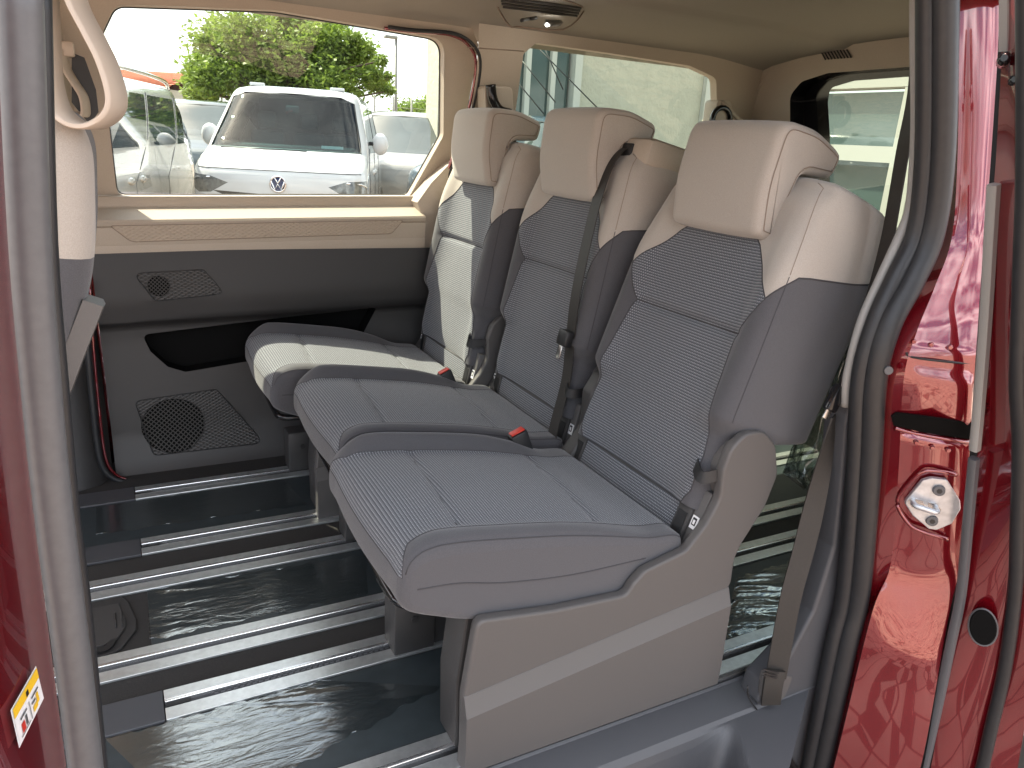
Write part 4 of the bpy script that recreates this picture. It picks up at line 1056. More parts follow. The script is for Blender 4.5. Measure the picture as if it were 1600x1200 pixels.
# ---- sliding door pushed back along the outside: red front edge, plug, latch pieces, rubber
SD = VAN
DLf = [(1566, -60), (1566, 60), (1556, 250), (1548, 350), (1540, 500), (1528, 700), (1512, 850), (1502, 930), (1484, 1030), (1462, 1130), (1444, 1210), (1430, 1270)]
DLr = [(1600, -60), (1600, 60), (1600, 250), (1598, 350), (1594, 500), (1588, 700), (1586, 850), (1584, 930), (1572, 1030), (1552, 1130), (1534, 1210), (1520, 1270)]
SDO = three_edge('sliding_door_edge', DLf, .775, DLr, .69, M['red_paint'], VAN, 6, lambda t, z: -.012*math.sin(t*math.pi))
ob('door_seal', sweep(B(), smooth_path([at(*p, y=.685) for p in ((1604, -60), (1604, 60), (1603, 250), (1600, 350), (1594, 480), (1590, 600), (1594, 700), (1590, 830), (1586, 925), (1570, 1044), (1548, 1140), (1532, 1210), (1515, 1270))], 6), .0135, 12), M['rubber'], SDO)
ob('door_leaf', box(B(), 1.95, 2.75, .60, .68, -.42, 1.0), M['red_paint'], SDO, smooth=False)
DB = [(1640, -60), (1640, 60), (1640, 250), (1640, 350), (1636, 500), (1632, 700), (1632, 850), (1630, 930), (1618, 1030), (1602, 1130), (1588, 1210), (1575, 1270)]
three_edge('door_inner_flange', [(p[0]+10, p[1]) for p in DLr], .68, DB, .64, M['red_paint'], SDO, 4)
def dp_(px, py, off):
    l, r = interp(py, [p[1] for p in DLf], [p[0] for p in DLf]), interp(py, [p[1] for p in DLr], [p[0] for p in DLr]); t = (px-l)/(r-l)
    return at(px, py, y=.775-.085*t-.012*math.sin(t*math.pi)-off)
e0, e1 = [], []
for k in range(28):
    q = 2*math.pi*k/28; dxp, dyp = 22*math.cos(q), 29*math.sin(q); th_ = math.radians(-12)
    X_, Y_ = 1536+dxp*math.cos(th_)-dyp*math.sin(th_), 980+dxp*math.sin(th_)+dyp*math.cos(th_); e0.append(dp_(X_, Y_, .001)); e1.append(dp_(1536+(X_-1536)*.9, 980+(Y_-980)*.9, .004))
bm = B(); A = [bm.verts.new(p) for p in e0]; C = [bm.verts.new(p) for p in e1]; bm.faces.new(C)
for i_ in range(28): bm.faces.new((A[i_], A[(i_+1) % 28], C[(i_+1) % 28], C[i_]))
pg = ob('rubber_plug', bm, M['void'], SDO, angle=40)
ob('plug_rim', sweep(B(), e0, .0026, 8, closed=True), M['strip_dark'], pg)
for (px, py, rr) in ((1570, 92, .010), (1586, 125, .009)):
    c = at(px, py, y=.74); ob('door_stop', sweep(B(), [c+Vector((.03, .02, 0)), c, c+Vector((-.012, -.006, 0))], [rr, rr, rr*.5], 10), M['gloss_black'], SDO)
# ---- sill and step
sz = [at(*p, z=-.012) for p in ((560, 1262), (750, 1193), (1106, 1065), (1170, 1043))]
ob('sill_bead', sweep(B(), [(-.55, 1.055, .000), (1.36, 1.055, .000)], .0075, 10), M['alu_lip'], VAN)
prof = [(1.064, -.012), (1.046, -.006), (1.040, -.010), (1.034, -.010), (.985, -.022), (.972, -.026), (.966, -.034)]
bm = B(); xs = lin(-.55, 1.45, 4); g = [[bm.verts.new((x, y, z)) for y, z in prof] for x in xs]
for i in range(3):
    for k in range(len(prof)-1): bm.faces.new((g[i][k], g[i+1][k], g[i+1][k+1], g[i][k+1]))
SI = ob('sill_cover', bm, M['sill_plastic'], VAN, angle=30)
# step well: rounded depression whose rear wall slopes up to the pillar
def Fs(u, v):
    # u along x, v from inner edge (0) to outer edge (1)
    y = .966-.20*v
    u = -.55+(u+.55)*(1.95-.30*v)/2.0
    wall = sst(1.02, 1.16, u+.10*v)           # rear wall
    dep = sst(0, .30, v)
    z = -.034-.30*dep*(1-wall)-.030*v
    return Vector((u, y-.0*wall, z))
bm = patch(Fs, lin(-.55, 1.45, 220), lin(0, 1, 40), [])[None]; ob('step_well', bm, M['sill_plastic'], SI)
ob('outer_sill', box(B(), -.9, .70, .72, .766, -.42, -.066), M['red_paint'], VAN, smooth=False)
# grey lower trim of the rear pillar
tp = rpoly([(at(*p, y=.985).x, at(*p, y=.985).z) for p in ((1322, 612), (1312, 660), (1304, 760), (1294, 850), (1262, 950), (1225, 1020), (1186, 1062), (1176, 1090), (1190, 1118), (1245, 1205), (1285, 1260), (1330, 960), (1350, 700))], [.0, .02, .02, .02, .02, .02, .02, .01, .01, .02, 0, 0, 0])
bm = plate(B(), tp, 'y', .968, 1.03, .008, 3); PT = ob('pillar_lower_trim', bm, M['sill_plastic'], VAN, angle=35)
bt = [(1.30, 1.0), ]
bm = plate(B(), rpoly([(at(*p, y=1.06).x, at(*p, y=1.06).z) for p in ((1312, 800), (1290, 835), (1262, 955), (1290, 985), (1318, 900))], .02), 'y', 1.031, 1.10, .006); ob('wheel_arch_trim', bm, M['sill_plastic'], PT, angle=35)
pk = [at(*p, y=.964) for p in ((1196, 1050), (1240, 1058), (1228, 1088), (1212, 1106), (1190, 1092))]
bm = plate(B(), rpoly([(p.x, p.z) for p in pk], .01), 'y', .9645, .98, .003); ob('belt_anchor_cover', bm, M['base_plastic'], PT, angle=40)
ob('anchor_gap', sweep(B(), smooth_path([at(*p, y=.966) for p in ((1168, 1072), (1170, 1090), (1190, 1118), (1215, 1150), (1246, 1200), (1260, 1225))], 4), .002, 6), M['black'], PT)
# ---- near seat belt
NB = thing('seat_belt', 'dark brown-black belt hanging from the rear door pillar to the sill', 'seat belt', at(1205, 1100, y=1.0))
bpath = smooth_path([at(1436, 60, y=1.03), at(1428, 150, y=1.03), at(1411, 235, y=1.03), at(1398, 310, y=1.03), at(1385, 380, y=1.025), at(1360, 475, y=1.02), at(1332, 565, y=1.01), at(1311, 628, y=1.00)], 6)
strap('webbing_upper', bpath, (.42, .9, .0), .047, M['belt'], NB, .0014)
b2 = smooth_path([at(1303, 650, y=.99), at(1284, 740, y=.985), at(1258, 850, y=.975), at(1234, 940, y=.967), at(1212, 1060, y=.957)], 6)
wv = [right*(.45+.55*min(1, i/10))+fwd*(.75*max(0, 1-i/10)) for i in range(len(b2))]
strap('webbing_lower', b2, wv, .048, M['belt'], NB, .0016)
b3 = smooth_path([at(1212, 1048, y=.953), at(1207, 1075, y=.95), at(1204, 1100, y=.952)], 3)
strap('webbing_fold', b3, tuple(right), .044, M['belt'], NB, .004)
for dpy in (0, 5, 9): strap('stitching', [at(1192, 1046+dpy, y=.947), at(1226, 1054+dpy, y=.947)], (0, 0, 1), .003, M['black'], NB, .001)
bm = box(B(), -.016, .016, -.010, .010, -.030, .030, .006); c = at(1305, 622, y=.985); R = Matrix.Rotation(math.radians(25), 4, 'Y')
for v in bm.verts: v.co = c+R @ v.co
ob('tongue_grip', bm, M['gloss_black'], NB, angle=40)
bm = box(B(), -.009, .009, -.002, .002, -.024, .024, .001); c = at(1297, 638, y=.982)
for v in bm.verts: v.co = c+R @ v.co
ob('tongue', bm, M['steel'], NB, angle=40)
# ---- clear plastic bag hanging behind the belt
M['bag'] = film_mat('bag', .34); t2 = M['bag'].node_tree
for n_ in t2.nodes:
    if n_.type == 'BSDF_TRANSPARENT': n_.inputs[0].default_value = (.88, .92, .88, 1)
bagp = [(1316, 560, 1.22, .02), (1302, 610, 1.24, .04), (1288, 650, 1.26, .06), (1272, 700, 1.28, .085), (1266, 735, 1.29, .09), (1270, 760, 1.30, .05)]
bm = B(); rows = []
for i, (px, py, y, r_) in enumerate(bagp):
    c = at(px+12, py, y=y); rows.append([bm.verts.new(c+Vector((math.cos(k*math.pi/12)*r_*(1+.22*math.sin(k*2.3+i)), math.sin(k*math.pi/12)*r_*.7*(1+.25*math.cos(k*3.1+i*1.7)), .012*math.sin(k*1.9+i)))) for k in range(24)])
for i in range(len(rows)-1):
    for k in range(24): bm.faces.new((rows[i][k], rows[i][(k+1) % 24], rows[i+1][(k+1) % 24], rows[i+1][k]))
tag(ob('plastic_bag', bm, M['bag']), 'crumpled clear plastic bag hanging behind the nearest seat', 'plastic bag')
# ================================================================ outside
def atd(px, py, depth):
    return CAM+(right*((px-800)/FPX)+down*((py-600)/FPX)+fwd)*depth
K = 1.12                                       # outside sizes follow the cabin's scale
def paint(name, col): return mat(name, col, .25, coat=1, noise=.02, nscale=5)
M['van_white'] = paint('van_white', (.56, .57, .575)); M['van_silver'] = paint('van_silver', (.42, .41, .37)); M['van_dark'] = paint('van_dark', (.05, .065, .07)); M['van_grey'] = paint('van_grey', (.30, .29, .27)); M['van_blue'] = paint('van_blue', (.08, .12, .16))
for k in ('van_silver', 'van_grey', 'van_blue', 'van_dark'): M[k].node_tree.nodes['Principled BSDF'].inputs['Metallic'].default_value = .3
M['car_glass'] = mat('car_glass', (.030, .045, .045), .03, spec=.9); M['car_glass'].node_tree.nodes['Principled BSDF'].inputs['Coat Weight'].default_value = .6
M['screen_glass'] = glass_mat('screen_glass', (.40, .60, .60), .75); M['lens'] = mat('lens', (.16, .165, .165), .08, metal=.5, noise=.4, nscale=25); M['chrome'] = mat('chrome', (.8, .8, .82), .08, metal=1)
M['badge'] = mat('badge', (.02, .05, .14), .15); M['tyre'] = mat('tyre', (.02, .02, .02), .8); M['cabin_dark'] = mat('cabin_dark', (.035, .037, .038), .7)
ZL = [.22, .40, .62, .84, .98, 1.06, 1.12, 1.18, 1.24, 1.32, 1.40, 1.62, 1.82, 1.90, 1.95, 1.985, 2.0]
WL = [.86, .93, .965, .975, .975, .97, .965, .955, .945, .935, .925, .865, .805, .775, .735, .64, .48]
FLv = [.13, .04, .0, .0, .015, .035, .07, .17, .38, .60, .72, 1.02, 1.26, 1.36, 1.46, 1.62, 1.90]
def van(label, m, depth=None, px=None, theta=0, name='parked_van', pos=None, front_detail=False, side=1, glazed=True, rails=False, mirrors=True, k=K, zk=1.0, L=4.9, group='vans parked outside'):
    P = Vector((atd(px, 300, depth).x, atd(px, 300, depth).y, GZ)) if pos is None else Vector((pos[0], pos[1], GZ))
    ct, st = math.cos(theta), math.sin(theta)
    root = thing(name, label, 'van', P, 0, group)
    def X(x, y, z): return P+Vector(((x*ct+y*st)*k, (-x*st+y*ct)*k, z*k*zk))
    def F(u, v):
        w_ = sinterp(v, ZL, WL); f = sinterp(v, ZL, FLv); r = .24; au = abs(u); sg = 1 if u >= 0 else -1
        if au <= 1: x = au*(w_-r); y = 0
        elif au <= 2:
            a = (au-1)*math.pi/2; x = w_-r+r*math.sin(a); y = r*(1-math.cos(a))
        else: x = w_; y = r+(au-2)
        y2 = f+y+.10*(min(x, w_)/w_)**2*(1 if au <= 2 else 1)
        if au > 2+L-1.2-.9:                       # rear end rounds in
            e = (au-(2+L-2.1)); y2 = f+y+.10; lim = L-.02-.16*max(0, v-1.0); y2 = min(y2, lim)
            x = w_-.10*sst(L-.5, L, y2)**2
            over = max(0, f+y+.10-lim); x = max(0, x-over)
        return X(x*sg, y2, v)
    um = 2+L+1.6
    us = sorted(set(lin(-1, 1, 17)+lin(1, 2, 6)+lin(-2, -1, 6)+lin(2, um, 30)+lin(-um, -2, 30))); vs = sorted(set(ZL+lin(.22, 2.0, 26)))
    def sym(h): return [(-p[0], p[1]) for p in h]+[(p[0], p[1]) for p in h[::-1]]
    regs = [('windscreen', rpoly(sym([(1.50, 1.315), (1.52, 1.84), (1.1, 1.895), (0, 1.905)]), 0))]
    front_w = [(2.45, 1.36), (3.05, 1.84), (3.55, 1.84), (3.55, 1.36)]
    mid_w = [(3.65, 1.36), (3.65, 1.84), (4.75, 1.84), (4.75, 1.36)]; rear_w = [(4.85, 1.36), (4.85, 1.82), (5.75, 1.80), (5.95, 1.52), (5.85, 1.38)]
    for sg in (-1, 1):
        for w_ in (front_w, mid_w, rear_w): regs.append(('side_window%d%d' % (sg, int(w_[0][0]*10)), rpoly([(sg*p[0], p[1]) for p in w_], .03, 3)))
    if front_detail:
        for sg in (-1, 1): regs.append(('headlight%d' % sg, [(sg*p[0], p[1]) for p in ((.74, .985), (1.02, 1.045), (1.80, 1.055), (1.82, .92), (1.4, .875), (1.0, .885))]))
        regs.append(('grille', sym([(.72, .845), (.98, .905), (0, .885)])))
    res = patch(F, us, vs, regs)
    body = ob('body', res.pop(None), m, root, angle=50)
    cap = B(); cap.faces.new([cap.verts.new(F(u, 2.0)) for u in us if abs(u) <= um]); bmesh.ops.triangulate(cap, faces=cap.faces); ob('roof', cap, m, root, smooth=False)
    for kk, bm_ in res.items():
        nm = kk.rstrip('-0123456789'); nm = {'windscreen': 'windscreen', 'side_window': 'side_window', 'headlight': 'headlight', 'grille': 'grille'}[nm]
        o = ob(nm, bm_, {'windscreen': M['screen_glass'] if front_detail else M['car_glass'], 'side_window': M['car_glass'], 'headlight': M['lens'], 'grille': M['black']}[nm], root)
        if nm == 'windscreen':
            o2 = ob('screen_edge', sweep(B(), [F(*p) for p in regs[0][1]], .012*k, 6, closed=True), M['black'], o)
    for sg in (-1, 1):
        for (u0, z0, z1) in ((3.60, .45, 1.86), (4.80, .45, 1.86), (2.38, .6, 1.36)):
            ob('door_gap', sweep(B(), [F(sg*u0, z) for z in lin(z0, z1, 8)], .006*k, 5), M['black'], body)
        mp_ = F(sg*2.42, 1.42); off = X(sg*.14, .02, 0)-P
        bm = bmesh.new(); bmesh.ops.create_uvsphere(bm, u_segments=14, v_segments=10, radius=1)
        for v in bm.verts:
            c = v.co; q = X(c.x*.105*(1+.0*c.z), c.y*.07+(.02 if c.y > 0 else 0), (c.z*.135 if abs(c.z) < .8 else c.z*.125))-P; v.co = mp_+off+q
        if mirrors: mr = ob('mirror', bm, m, root); ob('mirror_arm', sweep(B(), [mp_, mp_+off*.8], .03, 6), M['black'], mr)
        for wy in (1.0, 4.0):
            c = X(sg*.90, wy, .34); ax = (X(sg, 0, 0)-X(0, 0, 0)).normalized()
            wh_ = ob('wheel', sweep(B(), [c-ax*.16*k, c-ax*.14*k, c+ax*.07*k, c+ax*.085*k], [.30*k, .34*k, .34*k, .30*k], 24), M['tyre'], root, angle=30)
            ob('rim', sweep(B(), [c+ax*.06*k, c+ax*.09*k], [.22*k, .20*k], 20), M['zinc'], wh_, angle=30)
            ob('wheel_arch', sweep(B(), [X(sg*.962, wy+.41*math.cos(a), .36+.41*math.sin(a)) for a in lin(-.2, math.pi+.2, 14)], .035*k, 6), M['black'], body)
        for uu in (3.45, 3.82):
            c = F(sg*uu, 1.08); bm = bmesh.new(); bmesh.ops.create_uvsphere(bm, u_segments=10, v_segments=6, radius=1)
            for v in bm.verts: v.co = c+(X(v.co.x*.025, v.co.y*.10, v.co.z*.035)-P)
            ob('door_handle', bm, m, body)
        if rails: ob('roof_rail', sweep(B(), smooth_path([X(sg*.70, 1.75, 1.98), X(sg*.72, 1.95, 2.05), X(sg*.72, 3.4, 2.06), X(sg*.70, 4.5, 2.03), X(sg*.68, 4.75, 1.95)], 4), .022*k, 6), M['chrome'], root)
    return root, X, F
# the white van facing the cabin
c = atd(434, 283, 8.75); th = math.radians(20)
WV, XW, FW = van('white van facing the cabin, badge on its nose, seen through the far window', M['van_white'], theta=th, pos=(c.x, c.y), front_detail=True, group=None, k=1.06, zk=1.10)
# interior of the white van, back and roof liners added to keep it dark
bm = B(); box(bm, -.80, .80, 1.0, 1.30, 1.20, 1.36, .05)
for v in bm.verts: v.co = XW(*v.co)
ob('dashboard', bm, M['cabin_dark'], WV)
bm = B(); box(bm, -.72, .72, 3.0, 3.05, .4, 1.90)
for v in bm.verts: v.co = XW(*v.co)
ob('dark_back_liner', bm, M['cabin_dark'], WV, smooth=False)
bm = B(); box(bm, -.72, .72, 1.7, 3.0, 1.93, 1.945)
for v in bm.verts: v.co = XW(*v.co)
ob('roof_lining', bm, M['cabin_dark'], WV, smooth=False)
for x in (-.45, .10, .52):
    bm = B(); box(bm, x-.22, x+.22, 2.0, 2.15, .9, 1.50, .06); box(bm, x-.12, x+.12, 2.02, 2.13, 1.52, 1.72, .05)
    for v in bm.verts: v.co = XW(*v.co)
    ob('cabin_seat', bm, M['cabin_dark'], WV, angle=40)
bm = B(); box(bm, .38, .64, .90, .915, 1.345, 1.375)
for v in bm.verts: v.co = XW(*v.co)
ob('dashboard_card', bm, M['white'], WV, smooth=False)
bm = B(); box(bm, -.08, .08, 1.24, 1.28, 1.70, 1.78, .02)
for v in bm.verts: v.co = XW(*v.co)
ob('inner_mirror', bm, M['cabin_dark'], WV)
ob('wiper', sweep(B(), [FW(-1.1, 1.310), FW(-.35, 1.312), FW(.35, 1.312)], .012, 6), M['black'], WV); ob('bonnet_gap', sweep(B(), smooth_path([FW(u, 1.12-.03*abs(u)**2*.0) for u in lin(-1.5, 1.5, 15)], 2), .006, 5), M['strip_dark'], WV)
# badge: ring with V over W
bz = .995; bc = FW(0, bz); ax = (XW(1, 0, 0)-XW(0, 0, 0)).normalized(); up = Vector((0, 0, 1)); out = (XW(0, -1, 0)-XW(0, 0, 0)).normalized(); br = .088
bd = ob('badge', sweep(B(), [bc-out*.01, bc+out*.012], br*1.0, 28), M['badge'], WV, angle=30)
def bp2(a, b): return bc+out*.020+ax*(a*br)+up*(b*br)
ob('badge_ring', sweep(B(), [bp2(math.cos(a*math.pi/16), math.sin(a*math.pi/16)) for a in range(32)], .011, 8, closed=True), M['chrome'], bd)
for pts in ([(-.42, .84), (0, .10), (.42, .84)], [(-.86, .38), (-.44, -.78), (0, .02), (.44, -.78), (.86, .38)]):
    ob('badge_letter', sweep(B(), [bp2(*p) for p in pts], .0105, 6), M['chrome'], bd)
for sg in (-1, 1):
    ob('roof_cap', box(B(), 0, .01, 0, .01, 0, .01), M['van_white'], WV) if False else None
    bm = B(); box(bm, sg*.50-.09, sg*.50+.09, 1.72, 1.80, 1.985, 2.02, .01)
    for v in bm.verts: v.co = XW(*v.co)
    ob('roof_fitting', bm, M['van_white'], WV, angle=40)
    o = sweep(B(), [FW(sg*u, z) for u, z in ((1.02, 1.03), (1.5, 1.02), (1.72, .99))], .012, 6); ob('light_strip', o, M['chrome'], WV)
# silver van on the left: flank runs away to the right
a = atd(60, 300, 5.2); b = atd(318, 300, 10.6); dv = (Vector((b.x, b.y, 0))-Vector((a.x, a.y, 0))).normalized()
thS = math.atan2(dv.x, dv.y); pS = Vector((b.x, b.y, 0))-dv*(4.9*K)-Vector((math.cos(thS), -math.sin(thS), 0))*(.97*K)
van('silver van with roof rails showing its flank at the left of the far window', M['van_silver'], theta=thS, pos=(pS.x, pS.y), rails=True, mirrors=False)
van('dark grey van half hidden between the silver and the white van', M['van_dark'], depth=14.0, px=290, theta=math.radians(20))
van('silver-grey van just right of the white van', M['van_grey'], depth=13.5, px=600, theta=math.radians(33))
van('dark blue-grey van at the right end of the far door window', M['van_blue'], depth=11.5, px=700, theta=math.radians(62))
van('pale silver van in front of the glass facade, seen through the rear side window', M['van_silver'], depth=11.0, px=815, theta=math.radians(20))
# ---- trees and hedge
def leaf_mat(name, c1, c2):
    m = mat(name, c1, .55); t, p = nodes(m)
    oi = t.nodes.new('ShaderNodeTexCoord'); n1 = t.nodes.new('ShaderNodeTexNoise'); n1.inputs['Scale'].default_value = 2.2; t.links.new(oi.outputs['Object'], n1.inputs['Vector'])
    mi = t.nodes.new('ShaderNodeMix'); mi.data_type = 'RGBA'; mi.inputs['A'].default_value = (*c1, 1); mi.inputs['B'].default_value = (*c2, 1)
    t.links.new(n1.outputs['Fac'], mi.inputs['Factor']); t.links.new(mi.outputs['Result'], p.inputs['Base Color'])
    p.inputs['Subsurface Weight'].default_value = 0
    tr = t.nodes.new('ShaderNodeBsdfTranslucent'); ms = t.nodes.new('ShaderNodeMixShader'); ms.inputs[0].default_value = .45
    t.links.new(mi.outputs['Result'], tr.inputs[0]); out_ = [n for n in t.nodes if n.type == 'OUTPUT_MATERIAL'][0]
    t.links.new(p.outputs[0], ms.inputs[1]); t.links.new(tr.outputs[0], ms.inputs[2]); t.links.new(ms.outputs[0], out_.inputs[0])
    return m
M['leaf'] = leaf_mat('leaf', (.11, .19, .028), (.27, .36, .06)); M['bark'] = mat('bark', (.10, .075, .05), .9, noise=.3, nscale=8)
def crown(clumps, n, size, name, parent, m):
    bm = B()
    tot = sum(r**2 for _, r in clumps)
    for c, r in clumps:
        for _ in range(int(n*r*r/tot)):
            d = Vector((random.gauss(0, 1), random.gauss(0, 1), random.gauss(0, 1))).normalized(); rr = r*random.random()**.5*random.uniform(.6, 1.45)
            p = Vector(c)+Vector((d.x*rr, d.y*rr, d.z*rr*.8)); s = size*random.uniform(.6, 1.3)
            a_ = Vector((random.gauss(0, 1), random.gauss(0, 1), random.gauss(0, .6))).normalized(); b_ = a_.cross(Vector((random.gauss(0, 1), random.gauss(0, 1), random.gauss(0, 1)))).normalized()
            bm.faces.new([bm.verts.new(q) for q in (p-a_*s, p+b_*s*.45, p+a_*s, p-b_*s*.45)])
    return ob(name, bm, m, parent, smooth=False, fixn=False)
def tree(label, px, depth, clumps_px, n, size, name='leafy_tree'):
    base = atd(px, 300, depth); base.z = GZ
    t = thing(name, label, 'tree', base)
    cl = []
    for (x, y, r) in clumps_px:
        dd = depth+random.uniform(-1.2, 1.2); cl.append((atd(x, y, dd), r*dd/FPX))
    topc = sum((Vector(c_) for c_, _ in cl), Vector())/len(cl)
    tr = B(); sweep(tr, smooth_path([base, base.lerp(topc, .35)+Vector((.1, 0, 0)), base.lerp(topc, .75), topc], 4), [.22, .21, .20, .19, .18, .17, .16, .15, .13, .11, .09, .07, .05], 10)
    tk = ob('trunk', tr, M['bark'], t)
    lb = 0
    for c_, r in cl:
        s_ = base.lerp(topc, random.uniform(.45, .8)); ob('limb', sweep(B(), smooth_path([s_, s_.lerp(c_, .5)+Vector((0, 0, .15)), Vector(c_)], 3), [.07, .06, .05, .045, .035, .025, .015], 6), M['bark'], tk)
    crown(cl, n, size, 'crown', t, M['leaf'])
    return t
tree('broad leafy green tree rising behind the white van', 452, 19, [(340, 70, 45), (330, 120, 40), (385, 55, 45), (420, 95, 55), (455, 50, 40), (480, 100, 50), (510, 65, 45), (540, 100, 40), (565, 80, 26), (580, 118, 22), (365, 105, 50), (440, 135, 50), (520, 135, 45), (395, 130, 40), (320, 140, 30), (590, 135, 18), (345, 40, 22), (440, 28, 20), (500, 42, 22), (596, 95, 12), (604, 120, 11), (610, 142, 10), (308, 95, 14), (300, 125, 13), (318, 62, 13), (372, 30, 13), (415, 30, 14), (470, 26, 13), (528, 44, 13), (556, 62, 13), (575, 98, 14), (296, 148, 12)], 44000, .07)
tree('small leafy tree behind the parked vans near the lamp post', 655, 24, [(640, 180, 26), (665, 172, 24), (690, 182, 24), (625, 190, 20), (655, 195, 26)], 9000, .07)
bm = B(); 
cl = [(atd(600+i*14, 208+3*math.sin(i*2.1), 26), .55) for i in range(9)]
hd = thing('hedge', 'low green hedge at the back of the parking lot', 'hedge', Vector((cl[4][0].x, cl[4][0].y, GZ))); crown([(Vector((c_.x, c_.y, z)), .6) for c_, _ in cl for z in (GZ+.4, GZ+1.0, GZ+1.6)], 9000, .07, 'foliage', hd, M['leaf'])
cl = [(atd(790+i*40, 195+6*math.sin(i*2.1), 44), .55) for i in range(3)]
# ---- lamp post, pole, wire fence
c = atd(618, 200, 22); LPt = thing('lamp_post', 'thin grey lamp post right of the leafy tree', 'lamp post', Vector((c.x, c.y, GZ)))
topz = atd(616, 64, 22).z
ob('pole', sweep(B(), [Vector((c.x, c.y, GZ)), Vector((c.x, c.y, topz))], [.07, .04], 8), M['strip_grey'], LPt)
bm = box(B(), -.35, .02, -.10, .10, -.04, .04, .02)
for v in bm.verts: v.co += Vector((c.x, c.y, topz))
ob('lamp_head', bm, M['strip_grey'], LPt, angle=40)
c = atd(671, 200, 20); tz = atd(670, 102, 20).z
PLt = thing('steel_pole', 'short plain steel pole beside the building corner', 'pole', Vector((c.x, c.y, GZ)))
ob('shaft', sweep(B(), [Vector((c.x, c.y, GZ)), Vector((c.x, c.y, tz))], .05, 8), M['zinc'], PLt)
ob('cap', sweep(B(), [Vector((c.x, c.y, tz)), Vector((c.x, c.y, tz+.05))], [.06, .02], 8), M['zinc'], PLt)
FE = thing('wire_fence', 'grey wire mesh fence behind the parked vans', 'fence', Vector((atd(640, 200, 23).x, atd(640, 200, 23).y, GZ)))
f0, f1 = atd(585, 200, 23), atd(700, 200, 23); f0.z = f1.z = GZ; fh = atd(620, 152, 23).z-GZ
for i in range(5):
    p = f0.lerp(f1, i/4); ob('fence_post', sweep(B(), [p, p+Vector((0, 0, fh))], .03, 6), M['strip_grey'], FE)
for i in range(14):
    h = fh*(i+.5)/14; ob('wire', sweep(B(), [f0+Vector((0, 0, h)), f1+Vector((0, 0, h))], .006, 4), M['strip_grey'], FE)
# ---- house with red tiled roof
M['tiles'] = mat('tiles', (.42, .13, .06), .8, noise=.2, nscale=6); M['plaster'] = mat('plaster', (.42, .41, .33), .9, noise=.06, nscale=4, bump=.5, bscale=14, bdist=.03); M['render_white'] = mat('render_white', (.50, .50, .45), .8)
M['workshop_white'] = mat('workshop_white', (.30, .30, .27), .7); M['frame_grey'] = mat('frame_grey', (.35, .37, .36), .5); M['facade_glass'] = mat('facade_glass', (.05, .075, .07), .03, spec=.8)
h0 = atd(120, 300, 34); h1 = atd(266, 300, 34); ze = atd(200, 136, 34).z; zr = atd(200, 107, 34).z
h0.z = h1.z = GZ; HO = thing('tiled_house', 'house with an orange-red tiled roof beyond the silver van', 'house', h0.lerp(h1, .5))
dirh = (h1-h0).normalized(); nb = Vector((-dirh.y, dirh.x, 0))
if nb.dot(fwd) < 0: nb = -nb
def hp_(s, d, z): q = h0+dirh*s+nb*d; return Vector((q.x, q.y, z))
Lh = (h1-h0).length; bm = B()
A = [bm.verts.new(hp_(s, d, z)) for z in (GZ, ze) for s, d in ((.2, .3), (Lh-.2, .3), (Lh-.2, 7), (.2, 7))]
for i in range(4): bm.faces.new((A[i], A[(i+1) % 4], A[4+(i+1) % 4], A[4+i]))
ob('wall', bm, M['plaster'], HO, smooth=False)
rows_n = 7
rf = None
for i in range(rows_n):
    t0, t1 = i/rows_n, (i+1)/rows_n; bm = B()
    z0 = ze+(zr-ze)*t0; z1 = ze+(zr-ze)*t1; d0, d1 = 3.6*t0, 3.6*t1
    a = [hp_(-.2, d0, z0+.05), hp_(Lh+.2, d0, z0+.05), hp_(Lh+.2, d1, z1), hp_(-.2, d1, z1), hp_(-.2, d0, z0), hp_(Lh+.2, d0, z0)]
    vs_ = [bm.verts.new(p) for p in a]; bm.faces.new(vs_[:4]); bm.faces.new((vs_[0], vs_[4], vs_[5], vs_[1]))
    o = ob('roof' if i == 0 else 'tile_course', bm, M['tiles'], HO if i == 0 else rf, smooth=False); rf = rf or o
nt_ = 40
for i in range(nt_):
    s = Lh*(i+.5)/nt_; ob('tile_ridge', sweep(B(), [hp_(s, -.02, ze+.05), hp_(s, 3.6, zr+.02)], .035, 5), M['tiles'], rf)
bm = B(); vs_ = [bm.verts.new(hp_(s, d, z)) for s, d, z in ((-.2, 3.6, zr), (Lh+.2, 3.6, zr), (Lh+.2, 7.3, ze), (-.2, 7.3, ze))]; bm.faces.new(vs_); ob('roof_back', bm, M['tiles'], HO, smooth=False)
# ---- plastered building with a glass corner, behind the rear side window
YB = 14.0
def fx(px, py=150): return at(px, py, y=YB).x
xa, xb, xc, xd, xe = fx(684), fx(806), fx(903), fx(1096), fx(1112)
BL = thing('plastered_building', 'pale plastered building with a tall glazed bay and rough wall', 'building', (fx(900), YB, GZ))
top = 9.0
ob('wall', box(B(), xc, xd, YB, YB+.6, GZ, top), M['plaster'], BL, smooth=False)
ob('corner_pilaster', box(B(), xd+.01, xe, YB-.12, YB+.6, GZ, top), M['render_white'], BL, smooth=False)
ob('corner_wall', box(B(), xe+.01, fx(1250), YB+.05, YB+.6, GZ, top), M['render_white'], BL, smooth=False)
ob('wall_return', box(B(), xa, fx(699), YB-.02, YB+.6, GZ, top), M['plaster'], BL, smooth=False)
ob('bay_back', box(B(), fx(700)+.01, xc-.01, YB+.30, YB+.6, GZ, top), M['cabin_dark'], BL, smooth=False)
def vb(px0, px1): return fx(px0), fx(px1)
ob('jamb', box(B(), fx(892), xc-.005, YB-.10, YB+.3, GZ, top), M['render_white'], BL, smooth=False)
xm = [fx(p) for p in (702, 740, 780, 823, 862, 892)]
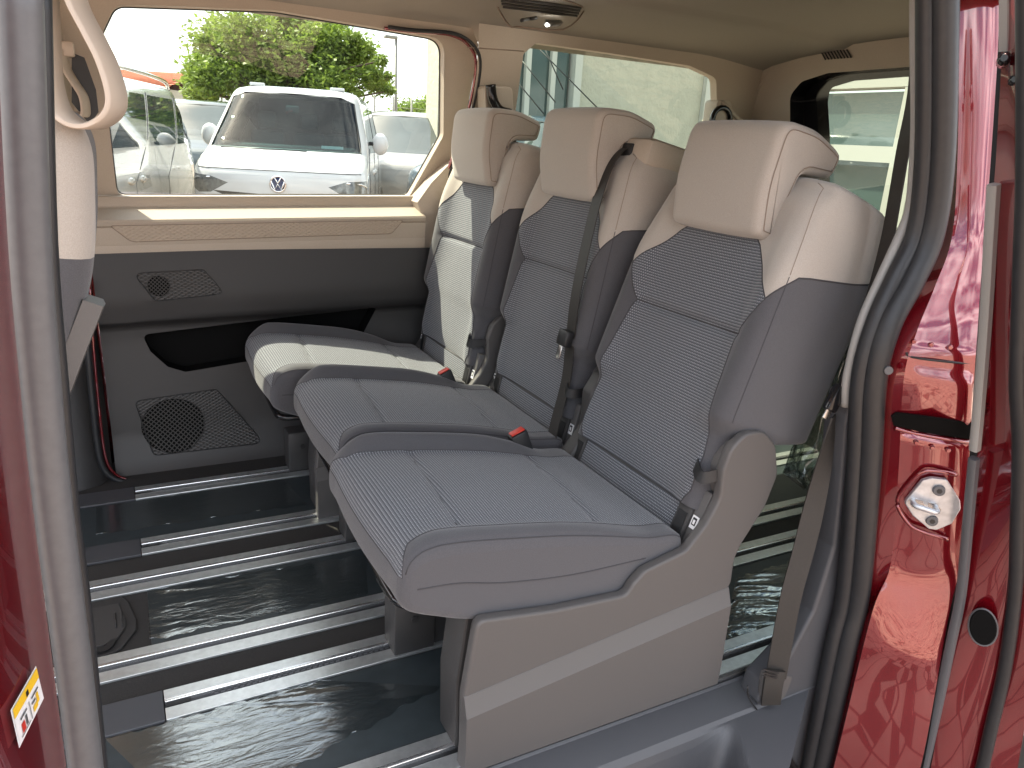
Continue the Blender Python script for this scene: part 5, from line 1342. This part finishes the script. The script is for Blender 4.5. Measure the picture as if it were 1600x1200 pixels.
for i in range(5):
    for z0, z1 in ((GZ+.1, 5.85), (5.95, 8.9)): ob('glass_pane', box(B(), xm[i]+.06, xm[i+1]-.06, YB+.08, YB+.10, z0, z1), M['facade_glass'], BL, smooth=False)
for x in xm[:-1]: ob('mullion', box(B(), x-.055, x+.055, YB-.02, YB+.2, GZ, top), M['render_white'], BL, smooth=False)
for z in (5.9,): ob('transom', box(B(), xm[0], xm[-1]-.02, YB+.0, YB+.18, z-.05, z+.05), M['render_white'], BL, smooth=False)
# cables slanting across the facade
for k, (p0, p1) in enumerate((((826, 60), (935, 170)), ((812, 90), (868, 160)), ((845, 62), (880, 140)), ((800, 118), (850, 178)))):
    o = ob('overhead_cable', sweep(B(), [atd(*p0, 12.5), atd(*p1, 12.5)], .011, 5), M['black'])
    tag(o, ['long thin dark cable crossing from the glass onto the rough wall', 'thin cable low across the left glass panes', 'short thin cable high beside the second mullion', 'lowest thin cable at the left of the rear side window'][k], 'cable', 'cables in front of the glass facade')
# ---- workshop front seen through the tailgate window
XB = 8.0
WB = thing('workshop_front', 'white framed workshop glazing seen through the tailgate window', 'building', (XB, at(1360, 200, x=XB).y, GZ))
def wp(px, py): q = at(px, py, x=XB); return q.y, q.z
yl_, _ = wp(1250, 200); yr_, _ = wp(1412, 200); z1_ = wp(1360, 137)[1]; z0_ = wp(1360, 118)[1]; zm1 = wp(1350, 240)[1]; zm0 = wp(1350, 252)[1]
yJ = wp(1404, 200)[0]
ob('lintel', box(B(), XB, XB+.3, yJ-3, yl_+.3, z1_, z1_+2.5), M['workshop_white'], WB, smooth=False)
ob('jamb', box(B(), XB-.03, XB+.3, yJ-.30, yJ, GZ, z1_-.01), M['workshop_white'], WB, smooth=False)
ob('side_wall', box(B(), XB+.02, XB+.4, yJ-4, yJ-.31, GZ, z1_-.01), M['plaster'], WB, smooth=False)
zt = z1_
zz = [z1_, zm1, zm1-(z1_-zm1), GZ]
ysp = [yJ+.01, yl_+.2]
for i in range(1):
    for j in range(3): ob('glass_pane', box(B(), XB+.12, XB+.14, ysp[i]+.03, ysp[i+1]-.03, zz[j+1]+.04, zz[j]-.04), M['facade_glass'], WB, smooth=False)
    ob('mullion', box(B(), XB-.01, XB+.2, ysp[i+1]-.06, ysp[i+1]+.06, GZ, z1_-.01), M['workshop_white'], WB, smooth=False)
for j in (1, 2): ob('transom', box(B(), XB-.02, XB+.19, yJ+.005, ysp[-1], zz[j]-.09, zz[j]+.09), M['workshop_white'], WB, smooth=False)
ob('interior_back', box(B(), XB+1.5, XB+1.6, yJ-.3, yl_+.3, GZ, z1_), M['frame_grey'], WB, smooth=False)
